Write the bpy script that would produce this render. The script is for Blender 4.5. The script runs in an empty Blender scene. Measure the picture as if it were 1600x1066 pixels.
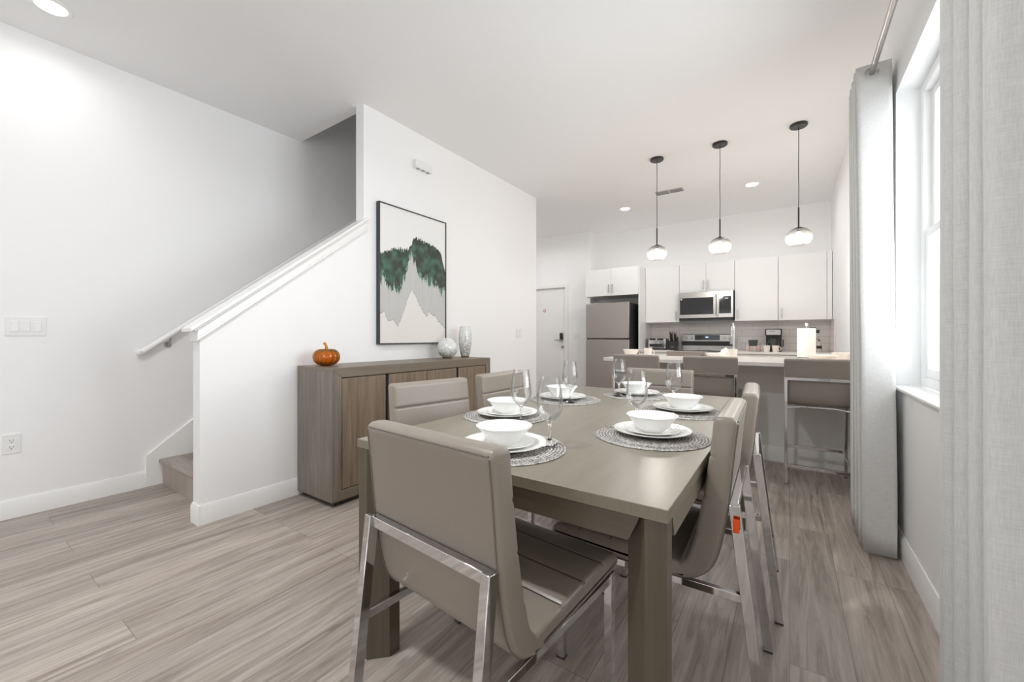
import bpy, math, random
from mathutils import Vector, Matrix, noise
random.seed(7)
SC = bpy.context.scene
COL = SC.collection

# ------------------------------------------------------------------ camera
CAM_YAW = 0.600
cd = bpy.data.cameras.new('camera')
cam = bpy.data.objects.new('camera', cd); COL.objects.link(cam)
cd.sensor_width = 36.0
cd.lens = 634.0/1600.0*36.0
cd.shift_y = -6.0/1600.0
cd.clip_start = 0.05
cam.location = (0, 0, 1.11)
cam.rotation_euler = (math.pi/2, 0, CAM_YAW)
SC.camera = cam

# ------------------------------------------------------------------ world, exposure
w = bpy.data.worlds.new('world'); SC.world = w; w.use_nodes = True
bg = w.node_tree.nodes['Background']
bg.inputs[0].default_value = (0.92, 0.96, 1.0, 1)
bg.inputs[1].default_value = 1.2
SC.view_settings.view_transform = 'Standard'
SC.view_settings.look = 'None'
SC.view_settings.gamma = 1
SC.view_settings.use_curve_mapping = False
SC.view_settings.exposure = 0.09
SC.cycles.use_denoising = True
SC.cycles.max_bounces = 16
SC.cycles.diffuse_bounces = 14
SC.cycles.glossy_bounces = 5
SC.cycles.transmission_bounces = 10
SC.cycles.transparent_max_bounces = 12
SC.cycles.caustics_reflective = False
SC.cycles.caustics_refractive = False
SC.cycles.sample_clamp_indirect = 6.0

def area(name, loc, rot, sx, sy, power, col=(1, 1, 1), spread=None):
    l = bpy.data.lights.new(name, 'AREA'); l.shape = 'RECTANGLE'; l.size = sx; l.size_y = sy
    l.energy = power; l.color = col
    if spread: l.spread = spread
    o = bpy.data.objects.new(name, l); COL.objects.link(o); o.location = loc; o.rotation_euler = rot
    return o
# daylight at the dining window, plus area fills added to brighten the room
# (side and patio fills use openings added behind the camera; upward-tilted ones lift the ceiling)
area('window_daylight', (0.80, 2.17, 1.64), (0, math.pi/2, 0), 1.5, 1.6, 54, (0.92, 0.96, 1.0))
area('added_window_up_fill', (1.25, 2.17, 0.75), (0, math.radians(125), 0), 0.9, 1.6, 5, (0.93, 0.965, 1.0))  # upward fill added to brighten the ceiling, standing in for ground bounce
area('added_side_fill', (0.80, -2.0, 1.64), (0, math.pi/2, 0), 1.5, 1.8, 27, (0.92, 0.965, 1.0))
area('added_side_up_fill', (1.25, -2.0, 0.75), (0, math.radians(125), 0), 0.9, 1.8, 34, (0.93, 0.965, 1.0))
area('added_patio_fill', (-1.6, -3.75, 1.1), (math.pi/2, 0, 0), 2.6, 2.1, 2, (0.97, 0.985, 1.0))
area('added_patio_up_fill', (-1.6, -4.1, 0.5), (math.radians(125), 0, 0), 2.6, 0.9, 20, (0.93, 0.965, 1.0))
DOWNLIGHT_W = {'kitchen': 6, 'left': 1.6, 'back': 2, 'hall': 8, 'mid': 28}  # hall, mid and back zones are unseen lamps added for brightness
PENDANT_W = 13

# ------------------------------------------------------------------ helpers
def srgb(r, g, b):
    f = lambda c: (c/255.0/12.92) if c/255.0 <= 0.04045 else ((c/255.0+0.055)/1.055)**2.4
    return (f(r), f(g), f(b), 1)

class MB:
    def __init__(s): s.v = []; s.f = []
    def add(s, vs, fs):
        n = len(s.v); s.v += [tuple(p) for p in vs]; s.f += [tuple(i+n for i in f) for f in fs]; return s
    def box(s, x0, x1, y0, y1, z0, z1):
        return s.add([(x0,y0,z0),(x1,y0,z0),(x1,y1,z0),(x0,y1,z0),(x0,y0,z1),(x1,y0,z1),(x1,y1,z1),(x0,y1,z1)],
                     [(0,3,2,1),(4,5,6,7),(0,1,5,4),(1,2,6,5),(2,3,7,6),(3,0,4,7)])
    def bar(s, p0, p1, w, h, side=(1,0,0)):
        """rectangular bar from p0 to p1, w along side, h across"""
        p0, p1 = Vector(p0), Vector(p1); d = (p1-p0).normalized()
        sd = Vector(side); sd = (sd-d*sd.dot(d)).normalized(); up = d.cross(sd)
        a = sd*w/2; b = up*h/2
        vs = [p0-a-b, p0+a-b, p0+a+b, p0-a+b, p1-a-b, p1+a-b, p1+a+b, p1-a+b]
        return s.add(vs, [(0,3,2,1),(4,5,6,7),(0,1,5,4),(1,2,6,5),(2,3,7,6),(3,0,4,7)])
    def lathe(s, prof, c=(0,0,0), seg=40, sy=1.0):
        n = len(s.v); cx, cy, cz = c; rings = []
        for r, z in prof:
            if r < 1e-6:
                s.v.append((cx, cy, cz+z)); rings.append([len(s.v)-1])
            else:
                ids = []
                for k in range(seg):
                    a = 2*math.pi*k/seg
                    s.v.append((cx+r*math.cos(a), cy+r*math.sin(a)*sy, cz+z)); ids.append(len(s.v)-1)
                rings.append(ids)
        for A, B in zip(rings[:-1], rings[1:]):
            for k in range(seg):
                k2 = (k+1) % seg
                if len(A) == 1 and len(B) == 1: break
                if len(A) == 1: s.f.append((A[0], B[k2], B[k]))
                elif len(B) == 1: s.f.append((A[k], A[k2], B[0]))
                else: s.f.append((A[k], A[k2], B[k2], B[k]))
        return s
    def tube(s, pts, r, seg=10, closed=False):
        pts = [Vector(p) for p in pts]; m = len(pts); rings = []
        prev = None
        for i, p in enumerate(pts):
            a = pts[(i-1) % m] if (closed or i > 0) else p
            b = pts[(i+1) % m] if (closed or i < m-1) else p
            t = (b-a).normalized()
            if prev is None:
                up = Vector((0,0,1)) if abs(t.z) < 0.9 else Vector((1,0,0))
                x = t.cross(up).normalized()
            else:
                x = (prev-t*prev.dot(t)).normalized()
            prev = x; y = t.cross(x)
            rr = r[i] if isinstance(r, (list, tuple)) else r
            ids = []
            for k in range(seg):
                an = 2*math.pi*k/seg
                s.v.append(tuple(p+x*rr*math.cos(an)+y*rr*math.sin(an))); ids.append(len(s.v)-1)
            rings.append(ids)
        for i in range(m-1 if not closed else m):
            A, B = rings[i], rings[(i+1) % m]
            for k in range(seg):
                s.f.append((A[k], A[(k+1) % seg], B[(k+1) % seg], B[k]))
        if not closed:
            s.f.append(tuple(reversed(rings[0]))); s.f.append(tuple(rings[-1]))
        return s
    def prism(s, poly, axis, a0, a1):
        """poly of 2D points; axis 'x': (y,z), 'y': (x,z), 'z': (x,y)"""
        def P(p, a):
            return {'x': (a, p[0], p[1]), 'y': (p[0], a, p[1]), 'z': (p[0], p[1], a)}[axis]
        m = len(poly)
        vs = [P(p, a0) for p in poly]+[P(p, a1) for p in poly]
        fs = [tuple(range(m))[::-1], tuple(range(m, 2*m))]+[(i, (i+1) % m, m+(i+1) % m, m+i) for i in range(m)]
        return s.add(vs, fs)
    def build(s, name, mat, parent=None, bevel=0, smooth=35, seg=2, kind=None):
        me = bpy.data.meshes.new(name); me.from_pydata(s.v, [], s.f); me.update()
        import bmesh
        bm = bmesh.new(); bm.from_mesh(me); bmesh.ops.recalc_face_normals(bm, faces=bm.faces); bm.to_mesh(me); bm.free()
        if smooth:
            for p in me.polygons: p.use_smooth = True
            me.set_sharp_from_angle(angle=math.radians(smooth))
        if mat: me.materials.append(mat)
        o = bpy.data.objects.new(name, me); COL.objects.link(o)
        if parent is not None: o.parent = parent
        if bevel:
            b = o.modifiers.new('bevel', 'BEVEL'); b.width = bevel; b.segments = seg; b.limit_method = 'ANGLE'; b.angle_limit = math.radians(50)
            b.harden_normals = False
        if kind: o['kind'] = kind
        return o

def box(*a): return MB().box(*a)
def thing(name, label, cat, loc=(0,0,0), rz=0, group=None, kind=None):
    o = bpy.data.objects.new(name, None); COL.objects.link(o)
    o.location = loc; o.rotation_euler = (0,0,rz); o.empty_display_size = 0.1
    if label: o['label'] = label; o['category'] = cat
    if group: o['group'] = group
    if kind: o['kind'] = kind
    return o
def tag(o, label, cat, group=None, loc=None, rz=None):
    o['label'] = label; o['category'] = cat
    if group: o['group'] = group
    if loc is not None: o.location = loc
    if rz is not None: o.rotation_euler = (0,0,rz)
    return o
def dup(root, label, loc, rz=0):
    r = root.copy(); COL.objects.link(r); r.location = loc; r.rotation_euler = (0,0,rz); r['label'] = label
    for ch in list(root.children):
        c = ch.copy(); COL.objects.link(c); c.parent = r
        for g in ch.children:
            d = g.copy(); COL.objects.link(d); d.parent = c
    return r

# ------------------------------------------------------------------ materials
def newmat(name):
    m = bpy.data.materials.new(name); m.use_nodes = True
    nt = m.node_tree; b = nt.nodes['Principled BSDF']; return m, nt, b
def N(nt, t, **k):
    n = nt.nodes.new(t)
    for a, v in k.items(): setattr(n, a, v)
    return n
def L(nt, a, b): nt.links.new(a, b)
def plain(name, col, rough=0.5, metal=0.0, bump=0, bscale=200, var=0, spec=None, coat=0):
    m, nt, b = newmat(name)
    b.inputs['Base Color'].default_value = col
    b.inputs['Roughness'].default_value = rough
    b.inputs['Metallic'].default_value = metal
    if spec is not None: b.inputs['Specular IOR Level'].default_value = spec
    if coat: b.inputs['Coat Weight'].default_value = coat; b.inputs['Coat Roughness'].default_value = 0.08
    tc = N(nt, 'ShaderNodeTexCoord')
    ns = N(nt, 'ShaderNodeTexNoise'); ns.inputs['Scale'].default_value = bscale; ns.inputs['Detail'].default_value = 3
    L(nt, tc.outputs['Object'], ns.inputs['Vector'])
    if bump:
        bp = N(nt, 'ShaderNodeBump'); bp.inputs['Strength'].default_value = bump; bp.inputs['Distance'].default_value = 0.002
        L(nt, ns.outputs['Fac'], bp.inputs['Height']); L(nt, bp.outputs['Normal'], b.inputs['Normal'])
    if var:
        mx = N(nt, 'ShaderNodeMix', data_type='RGBA')
        mx.inputs['A'].default_value = tuple(c*(1-var) for c in col[:3])+(1,)
        mx.inputs['B'].default_value = tuple(min(1, c*(1+var)) for c in col[:3])+(1,)
        L(nt, ns.outputs['Fac'], mx.inputs['Factor']); L(nt, mx.outputs['Result'], b.inputs['Base Color'])
    return m
def emit(name, col, st):
    m, nt, b = newmat(name); b.inputs['Base Color'].default_value = col
    b.inputs['Emission Color'].default_value = col; b.inputs['Emission Strength'].default_value = st
    return m
def glass(name, col=(1,1,1,1), rough=0.0, ior=1.45):
    m, nt, b = newmat(name)
    b.inputs['Base Color'].default_value = col; b.inputs['Roughness'].default_value = rough
    b.inputs['IOR'].default_value = ior; b.inputs['Transmission Weight'].default_value = 1
    return m
def thin_glass(name, col=(1,1,1,1), refl=0.08, rough=0.02, grad=None):
    """thin pane: mostly clear, a little mirror at grazing angles"""
    m, nt, b = newmat(name); nt.nodes.remove(b)
    out = nt.nodes['Material Output']
    tr = N(nt, 'ShaderNodeBsdfTransparent'); tr.inputs['Color'].default_value = col
    gl = N(nt, 'ShaderNodeBsdfGlossy'); gl.inputs['Roughness'].default_value = rough
    lw = N(nt, 'ShaderNodeLayerWeight'); lw.inputs['Blend'].default_value = 0.25
    mr = N(nt, 'ShaderNodeMapRange'); mr.inputs['To Min'].default_value = refl*0.5; mr.inputs['To Max'].default_value = min(1, refl*7)
    L(nt, lw.outputs['Fresnel'], mr.inputs['Value'])
    mx = N(nt, 'ShaderNodeMixShader'); L(nt, mr.outputs['Result'], mx.inputs['Fac'])
    L(nt, tr.outputs[0], mx.inputs[1]); L(nt, gl.outputs[0], mx.inputs[2]); L(nt, mx.outputs[0], out.inputs['Surface'])
    if grad:
        # colour of the glass itself along its height: smoked at the top, clear below
        tc = N(nt, 'ShaderNodeTexCoord'); sp = N(nt, 'ShaderNodeSeparateXYZ'); L(nt, tc.outputs['Object'], sp.inputs[0])
        cr = N(nt, 'ShaderNodeMapRange'); cr.inputs['From Min'].default_value = grad[0]; cr.inputs['From Max'].default_value = grad[1]
        L(nt, sp.outputs['Z'], cr.inputs['Value'])
        mc = N(nt, 'ShaderNodeMix', data_type='RGBA'); mc.inputs['A'].default_value = col; mc.inputs['B'].default_value = grad[2]
        L(nt, cr.outputs['Result'], mc.inputs['Factor']); L(nt, mc.outputs['Result'], tr.inputs['Color'])
    return m
def wood(name, c1, c2, axis='z', scale=1.0, rough=0.45, bands=0.0, coat=0, contrast=1.0, gs=1.0):
    m, nt, b = newmat(name)
    tc = N(nt, 'ShaderNodeTexCoord'); mp = N(nt, 'ShaderNodeMapping')
    s = {'x': (1.2, 30, 30), 'y': (30, 1.2, 30), 'z': (30, 30, 1.2)}[axis]
    mp.inputs['Scale'].default_value = tuple(v*scale for v in s)
    L(nt, tc.outputs['Object'], mp.inputs['Vector'])
    n1 = N(nt, 'ShaderNodeTexNoise'); n1.inputs['Scale'].default_value = 1.0; n1.inputs['Detail'].default_value = 5; n1.inputs['Roughness'].default_value = 0.6
    n1.inputs['Distortion'].default_value = 0.6
    L(nt, mp.outputs['Vector'], n1.inputs['Vector'])
    n2 = N(nt, 'ShaderNodeTexNoise'); n2.inputs['Scale'].default_value = 7*gs; n2.inputs['Detail'].default_value = 3
    L(nt, mp.outputs['Vector'], n2.inputs['Vector'])
    ad = N(nt, 'ShaderNodeMath', operation='MULTIPLY_ADD'); ad.inputs[1].default_value = 0.35
    L(nt, n2.outputs['Fac'], ad.inputs[0]); L(nt, n1.outputs['Fac'], ad.inputs[2])
    mr = N(nt, 'ShaderNodeMapRange'); mr.inputs['From Min'].default_value = 0.675-0.25/contrast; mr.inputs['From Max'].default_value = 0.675+0.25/contrast
    L(nt, ad.outputs[0], mr.inputs['Value'])
    mx = N(nt, 'ShaderNodeMix', data_type='RGBA'); mx.inputs['A'].default_value = c1; mx.inputs['B'].default_value = c2
    L(nt, mr.outputs['Result'], mx.inputs['Factor']); L(nt, mx.outputs['Result'], b.inputs['Base Color'])
    b.inputs['Roughness'].default_value = rough
    if coat: b.inputs['Coat Weight'].default_value = coat; b.inputs['Coat Roughness'].default_value = 0.27
    bp = N(nt, 'ShaderNodeBump'); bp.inputs['Strength'].default_value = 0.08; bp.inputs['Distance'].default_value = 0.002
    L(nt, n2.outputs['Fac'], bp.inputs['Height']); L(nt, bp.outputs['Normal'], b.inputs['Normal'])
    return m
def floor_mat(name, plank=True, turn=math.pi/2):
    m, nt, b = newmat(name)
    tc = N(nt, 'ShaderNodeTexCoord'); mp = N(nt, 'ShaderNodeMapping'); mp.inputs['Rotation'].default_value = (0,0,turn)
    L(nt, tc.outputs['Object'], mp.inputs['Vector'])
    br = N(nt, 'ShaderNodeTexBrick'); br.offset = 0.37; br.offset_frequency = 3
    br.inputs['Scale'].default_value = 1; br.inputs['Brick Width'].default_value = 1.22; br.inputs['Row Height'].default_value = 0.18
    br.inputs['Mortar Size'].default_value = 0.0011; br.inputs['Mortar Smooth'].default_value = 0.2
    br.inputs['Color1'].default_value = (0,0,0,1); br.inputs['Color2'].default_value = (1,1,1,1); br.inputs['Mortar'].default_value = (0.5,0.5,0.5,1)
    L(nt, mp.outputs['Vector'], br.inputs['Vector'])
    # grain: stretched along the plank, shifted per plank
    sep = N(nt, 'ShaderNodeSeparateXYZ'); L(nt, mp.outputs['Vector'], sep.inputs[0])
    off = N(nt, 'ShaderNodeMath', operation='MULTIPLY'); off.inputs[1].default_value = 37.0; L(nt, br.outputs['Color'], off.inputs[0])
    cb = N(nt, 'ShaderNodeCombineXYZ')
    mx_ = N(nt, 'ShaderNodeMath', operation='MULTIPLY'); mx_.inputs[1].default_value = 1.6; L(nt, sep.outputs['X'], mx_.inputs[0])
    my_ = N(nt, 'ShaderNodeMath', operation='MULTIPLY'); my_.inputs[1].default_value = 22.0; L(nt, sep.outputs['Y'], my_.inputs[0])
    L(nt, mx_.outputs[0], cb.inputs['X']); L(nt, my_.outputs[0], cb.inputs['Y']); L(nt, off.outputs[0], cb.inputs['Z'])
    n1 = N(nt, 'ShaderNodeTexNoise'); n1.inputs['Scale'].default_value = 1; n1.inputs['Detail'].default_value = 6; n1.inputs['Roughness'].default_value = 0.62; n1.inputs['Distortion'].default_value = 1.1
    L(nt, cb.outputs[0], n1.inputs['Vector'])
    n2 = N(nt, 'ShaderNodeTexNoise'); n2.inputs['Scale'].default_value = 5; n2.inputs['Detail'].default_value = 4
    L(nt, cb.outputs[0], n2.inputs['Vector'])
    cr = N(nt, 'ShaderNodeValToRGB'); e = cr.color_ramp.elements
    e[0].position = 0.30; e[0].color = srgb(137, 124, 114); e[1].position = 0.72; e[1].color = srgb(197, 187, 178)
    k = e.new(0.5); k.color = srgb(172, 160, 150)
    L(nt, n1.outputs['Fac'], cr.inputs['Fac'])
    hs = N(nt, 'ShaderNodeMix', data_type='RGBA', blend_type='MULTIPLY'); hs.inputs['Factor'].default_value = 1
    pr = N(nt, 'ShaderNodeMapRange'); pr.inputs['To Min'].default_value = 0.86; pr.inputs['To Max'].default_value = 1.08
    L(nt, br.outputs['Color'], pr.inputs['Value'])
    L(nt, cr.outputs['Color'], hs.inputs['A']); L(nt, pr.outputs['Result'], hs.inputs['B'])
    fine = N(nt, 'ShaderNodeMix', data_type='RGBA', blend_type='MULTIPLY'); fine.inputs['Factor'].default_value = 1
    fr = N(nt, 'ShaderNodeMapRange'); fr.inputs['From Min'].default_value = 0.3; fr.inputs['From Max'].default_value = 0.7; fr.inputs['To Min'].default_value = 0.9; fr.inputs['To Max'].default_value = 1.06
    L(nt, n2.outputs['Fac'], fr.inputs['Value']); L(nt, hs.outputs['Result'], fine.inputs['A']); L(nt, fr.outputs['Result'], fine.inputs['B'])
    # knots and short dark ticks
    kn = N(nt, 'ShaderNodeTexVoronoi'); kn.inputs['Scale'].default_value = 1.0
    mk = N(nt, 'ShaderNodeMapping'); mk.inputs['Scale'].default_value = (2.2, 6, 1); L(nt, mp.outputs['Vector'], mk.inputs['Vector']); L(nt, mk.outputs['Vector'], kn.inputs['Vector'])
    kr = N(nt, 'ShaderNodeMapRange'); kr.inputs['From Min'].default_value = 0.02; kr.inputs['From Max'].default_value = 0.085; kr.inputs['To Min'].default_value = 0.72; kr.inputs['To Max'].default_value = 1
    L(nt, kn.outputs['Distance'], kr.inputs['Value'])
    k2 = N(nt, 'ShaderNodeMix', data_type='RGBA', blend_type='MULTIPLY'); k2.inputs['Factor'].default_value = 1
    L(nt, fine.outputs['Result'], k2.inputs['A']); L(nt, kr.outputs['Result'], k2.inputs['B'])
    gap = N(nt, 'ShaderNodeMix', data_type='RGBA'); gap.inputs['B'].default_value = srgb(105, 92, 82)
    gf = N(nt, 'ShaderNodeMath', operation='MULTIPLY'); gf.inputs[1].default_value = 0.75 if plank else 0
    L(nt, br.outputs['Fac'], gf.inputs[0]); L(nt, gf.outputs[0], gap.inputs['Factor']); L(nt, k2.outputs['Result'], gap.inputs['A'])
    L(nt, gap.outputs['Result'], b.inputs['Base Color'])
    b.inputs['Roughness'].default_value = 0.42
    b.inputs['Specular IOR Level'].default_value = 0.45
    bp = N(nt, 'ShaderNodeBump'); bp.inputs['Strength'].default_value = 0.12; bp.inputs['Distance'].default_value = 0.002
    L(nt, n2.outputs['Fac'], bp.inputs['Height']); L(nt, bp.outputs['Normal'], b.inputs['Normal'])
    return m

M = {}
M['wall'] = plain('wall_paint', srgb(243, 243, 243), 0.6, bump=0.05, bscale=90)
M['ceil'] = plain('ceiling_paint', srgb(240, 240, 240), 0.75, bump=0.25, bscale=60)
M['trim'] = plain('trim_paint', srgb(240, 240, 239), 0.35)
M['floor'] = floor_mat('vinyl_plank')
M['tread'] = floor_mat('stair_vinyl', False, 0.0)
M['leather'] = plain('taupe_leather', srgb(148, 138, 127), 0.33, bump=0.12, bscale=420, spec=0.5)
M['stool_fabric'] = plain('taupe_stool_vinyl', srgb(150, 140, 132), 0.42, bump=0.15, bscale=300)
M['seam'] = plain('dark_seam', srgb(70, 62, 54), 0.7)
M['thread'] = plain('stitch_thread', srgb(120, 112, 102), 0.6)
M['chrome'] = plain('chrome', (0.72, 0.72, 0.73, 1), 0.06, 1.0)
M['brushed'] = plain('brushed_steel', (0.50, 0.48, 0.46, 1), 0.28, 1.0)
M['fridge'] = plain('fridge_steel', (0.46, 0.42, 0.39, 1), 0.30, 1.0)
M['nickel'] = plain('brushed_nickel', (0.45, 0.44, 0.43, 1), 0.3, 1.0)
M['black'] = plain('black_plastic', (0.02, 0.02, 0.021, 1), 0.3)
M['charcoal'] = plain('charcoal_side', (0.035, 0.035, 0.037, 1), 0.45)
M['blackglass'] = plain('black_glass', (0.02, 0.02, 0.022, 1), 0.06, coat=0.5)
M['rubber'] = plain('rubber_foot', (0.05, 0.05, 0.05, 1), 0.6)
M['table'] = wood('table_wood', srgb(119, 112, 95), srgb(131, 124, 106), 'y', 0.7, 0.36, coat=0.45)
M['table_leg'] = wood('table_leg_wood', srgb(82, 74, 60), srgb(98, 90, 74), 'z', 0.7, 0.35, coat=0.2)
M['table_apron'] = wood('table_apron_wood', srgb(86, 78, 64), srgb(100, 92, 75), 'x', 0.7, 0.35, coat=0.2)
M['sb_v'] = wood('sideboard_veneer_upright', srgb(103, 94, 85), srgb(133, 124, 114), 'z', 1.6, 0.4, contrast=1.3)
M['sb_h'] = wood('sideboard_veneer_lengthwise', srgb(108, 97, 83), srgb(128, 116, 101), 'y', 1.2, 0.4)
M['sb_door'] = wood('sideboard_door_veneer', srgb(106, 91, 76), srgb(143, 126, 107), 'z', 1.3, 0.4, contrast=1.2)
M['dark'] = plain('dark_recess', srgb(52, 46, 41), 0.5)
M['porcelain'] = plain('white_porcelain', srgb(244, 244, 242), 0.12, spec=0.6)
M['glass'] = glass('clear_glass')
M['pane'] = thin_glass('window_glass')
M['cup'] = thin_glass('thin_cup_glass', (0.99, 0.992, 0.992, 1), 0.065, 0.01)
def globe_glass():
    # ombre glass: grey smoked crown running into clear, faintly milky glass below
    m, nt, b = newmat('ombre_globe_glass'); nt.nodes.remove(b); out = nt.nodes['Material Output']
    tc = N(nt, 'ShaderNodeTexCoord'); sp = N(nt, 'ShaderNodeSeparateXYZ'); L(nt, tc.outputs['Object'], sp.inputs[0])
    cr = N(nt, 'ShaderNodeMapRange'); cr.inputs['From Min'].default_value = -1.03; cr.inputs['From Max'].default_value = -0.93; L(nt, sp.outputs['Z'], cr.inputs['Value'])
    tr = N(nt, 'ShaderNodeBsdfTransparent'); mc = N(nt, 'ShaderNodeMix', data_type='RGBA'); mc.inputs['A'].default_value = (0.98, 0.98, 0.98, 1); mc.inputs['B'].default_value = (0.66, 0.65, 0.645, 1)
    L(nt, cr.outputs['Result'], mc.inputs['Factor']); L(nt, mc.outputs['Result'], tr.inputs['Color'])
    tl = N(nt, 'ShaderNodeBsdfTranslucent'); tl.inputs['Color'].default_value = (0.9, 0.9, 0.89, 1)
    m1 = N(nt, 'ShaderNodeMixShader'); m1.inputs['Fac'].default_value = 0.05
    fc_ = N(nt, 'ShaderNodeMapRange'); fc_.inputs['To Min'].default_value = 0.035; fc_.inputs['To Max'].default_value = 0.004; L(nt, cr.outputs['Result'], fc_.inputs['Value']); L(nt, fc_.outputs['Result'], m1.inputs['Fac']); L(nt, tr.outputs[0], m1.inputs[1]); L(nt, tl.outputs[0], m1.inputs[2])
    gl = N(nt, 'ShaderNodeBsdfGlossy'); gl.inputs['Roughness'].default_value = 0.03
    lw = N(nt, 'ShaderNodeLayerWeight'); lw.inputs['Blend'].default_value = 0.2
    ml = N(nt, 'ShaderNodeMath', operation='MULTIPLY'); ml.inputs[1].default_value = 0.5; L(nt, lw.outputs['Fresnel'], ml.inputs[0])
    m2 = N(nt, 'ShaderNodeMixShader'); L(nt, ml.outputs[0], m2.inputs['Fac']); L(nt, m1.outputs[0], m2.inputs[1]); L(nt, gl.outputs[0], m2.inputs[2]); L(nt, m2.outputs[0], out.inputs['Surface'])
    return m
M['smoke'] = globe_glass()
M['bulb'] = emit('lamp_bulb', (1.0, 0.86, 0.68, 1), 28)
M['downlight'] = emit('downlight_lens', (1, 0.98, 0.95, 1), 22)
M['cabinet'] = plain('cabinet_white', srgb(240, 240, 239), 0.3)
M['carcass'] = plain('cabinet_carcass', srgb(205, 203, 200), 0.5)
M['quartz'] = plain('quartz_counter', srgb(233, 229, 224), 0.18, var=0.03, bscale=120)
M['island'] = plain('island_panel', srgb(240, 239, 235), 0.4)
M['plate_white'] = plain('switch_plate', srgb(236, 236, 235), 0.35)
M['frame_black'] = plain('picture_frame_black', srgb(50, 52, 54), 0.4)
M['cream'] = plain('cream_ceramic', srgb(236, 229, 220), 0.25)
M['paper'] = plain('paper_towel', srgb(242, 239, 236), 0.9, bump=0.3, bscale=120)
M['orange'] = plain('patch_orange', srgb(250, 86, 20), 0.4)
M['grout'] = None

# linen curtain cloth
def linen(name, col):
    m, nt, b = newmat(name)
    tc = N(nt, 'ShaderNodeTexCoord')
    outs = []
    for sc in ((1100, 1100, 70), (60, 60, 1100)):
        mp = N(nt, 'ShaderNodeMapping'); mp.inputs['Scale'].default_value = sc; L(nt, tc.outputs['Object'], mp.inputs['Vector'])
        n = N(nt, 'ShaderNodeTexNoise'); n.inputs['Scale'].default_value = 0.5; n.inputs['Detail'].default_value = 2; L(nt, mp.outputs['Vector'], n.inputs['Vector'])
        outs.append(n)
    ad = N(nt, 'ShaderNodeMath', operation='ADD'); L(nt, outs[0].outputs['Fac'], ad.inputs[0]); L(nt, outs[1].outputs['Fac'], ad.inputs[1])
    mr = N(nt, 'ShaderNodeMapRange'); mr.inputs['From Min'].default_value = 0.7; mr.inputs['From Max'].default_value = 1.3; mr.inputs['To Min'].default_value = 0.90; mr.inputs['To Max'].default_value = 1.07
    L(nt, ad.outputs[0], mr.inputs['Value'])
    mx = N(nt, 'ShaderNodeMix', data_type='RGBA', blend_type='MULTIPLY'); mx.inputs['Factor'].default_value = 1; mx.inputs['A'].default_value = col
    L(nt, mr.outputs['Result'], mx.inputs['B']); L(nt, mx.outputs['Result'], b.inputs['Base Color'])
    b.inputs['Roughness'].default_value = 0.9; b.inputs['Specular IOR Level'].default_value = 0.1
    b.inputs['Sheen Weight'].default_value = 0.15
    bp = N(nt, 'ShaderNodeBump'); bp.inputs['Strength'].default_value = 0.3; bp.inputs['Distance'].default_value = 0.001
    L(nt, ad.outputs[0], bp.inputs['Height']); L(nt, bp.outputs['Normal'], b.inputs['Normal'])
    return m
M['linen'] = linen('linen_curtain', srgb(211, 211, 209))

# subway tile
def tile_mat():
    m, nt, b = newmat('subway_tile')
    tc = N(nt, 'ShaderNodeTexCoord'); sp = N(nt, 'ShaderNodeSeparateXYZ'); cb = N(nt, 'ShaderNodeCombineXYZ')
    L(nt, tc.outputs['Object'], sp.inputs[0]); L(nt, sp.outputs['X'], cb.inputs['X']); L(nt, sp.outputs['Z'], cb.inputs['Y'])
    br = N(nt, 'ShaderNodeTexBrick'); br.inputs['Scale'].default_value = 1; br.inputs['Brick Width'].default_value = 0.305; br.inputs['Row Height'].default_value = 0.102
    br.inputs['Mortar Size'].default_value = 0.0022; br.inputs['Color1'].default_value = srgb(223, 217, 214); br.inputs['Color2'].default_value = srgb(228, 222, 219)
    br.inputs['Mortar'].default_value = srgb(190, 183, 179)
    L(nt, cb.outputs[0], br.inputs['Vector']); L(nt, br.outputs['Color'], b.inputs['Base Color'])
    b.inputs['Roughness'].default_value = 0.15
    bp = N(nt, 'ShaderNodeBump'); bp.inputs['Strength'].default_value = 0.3; bp.inputs['Distance'].default_value = 0.002; bp.invert = True
    L(nt, br.outputs['Fac'], bp.inputs['Height']); L(nt, bp.outputs['Normal'], b.inputs['Normal'])
    return m
M['tile'] = tile_mat()

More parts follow.
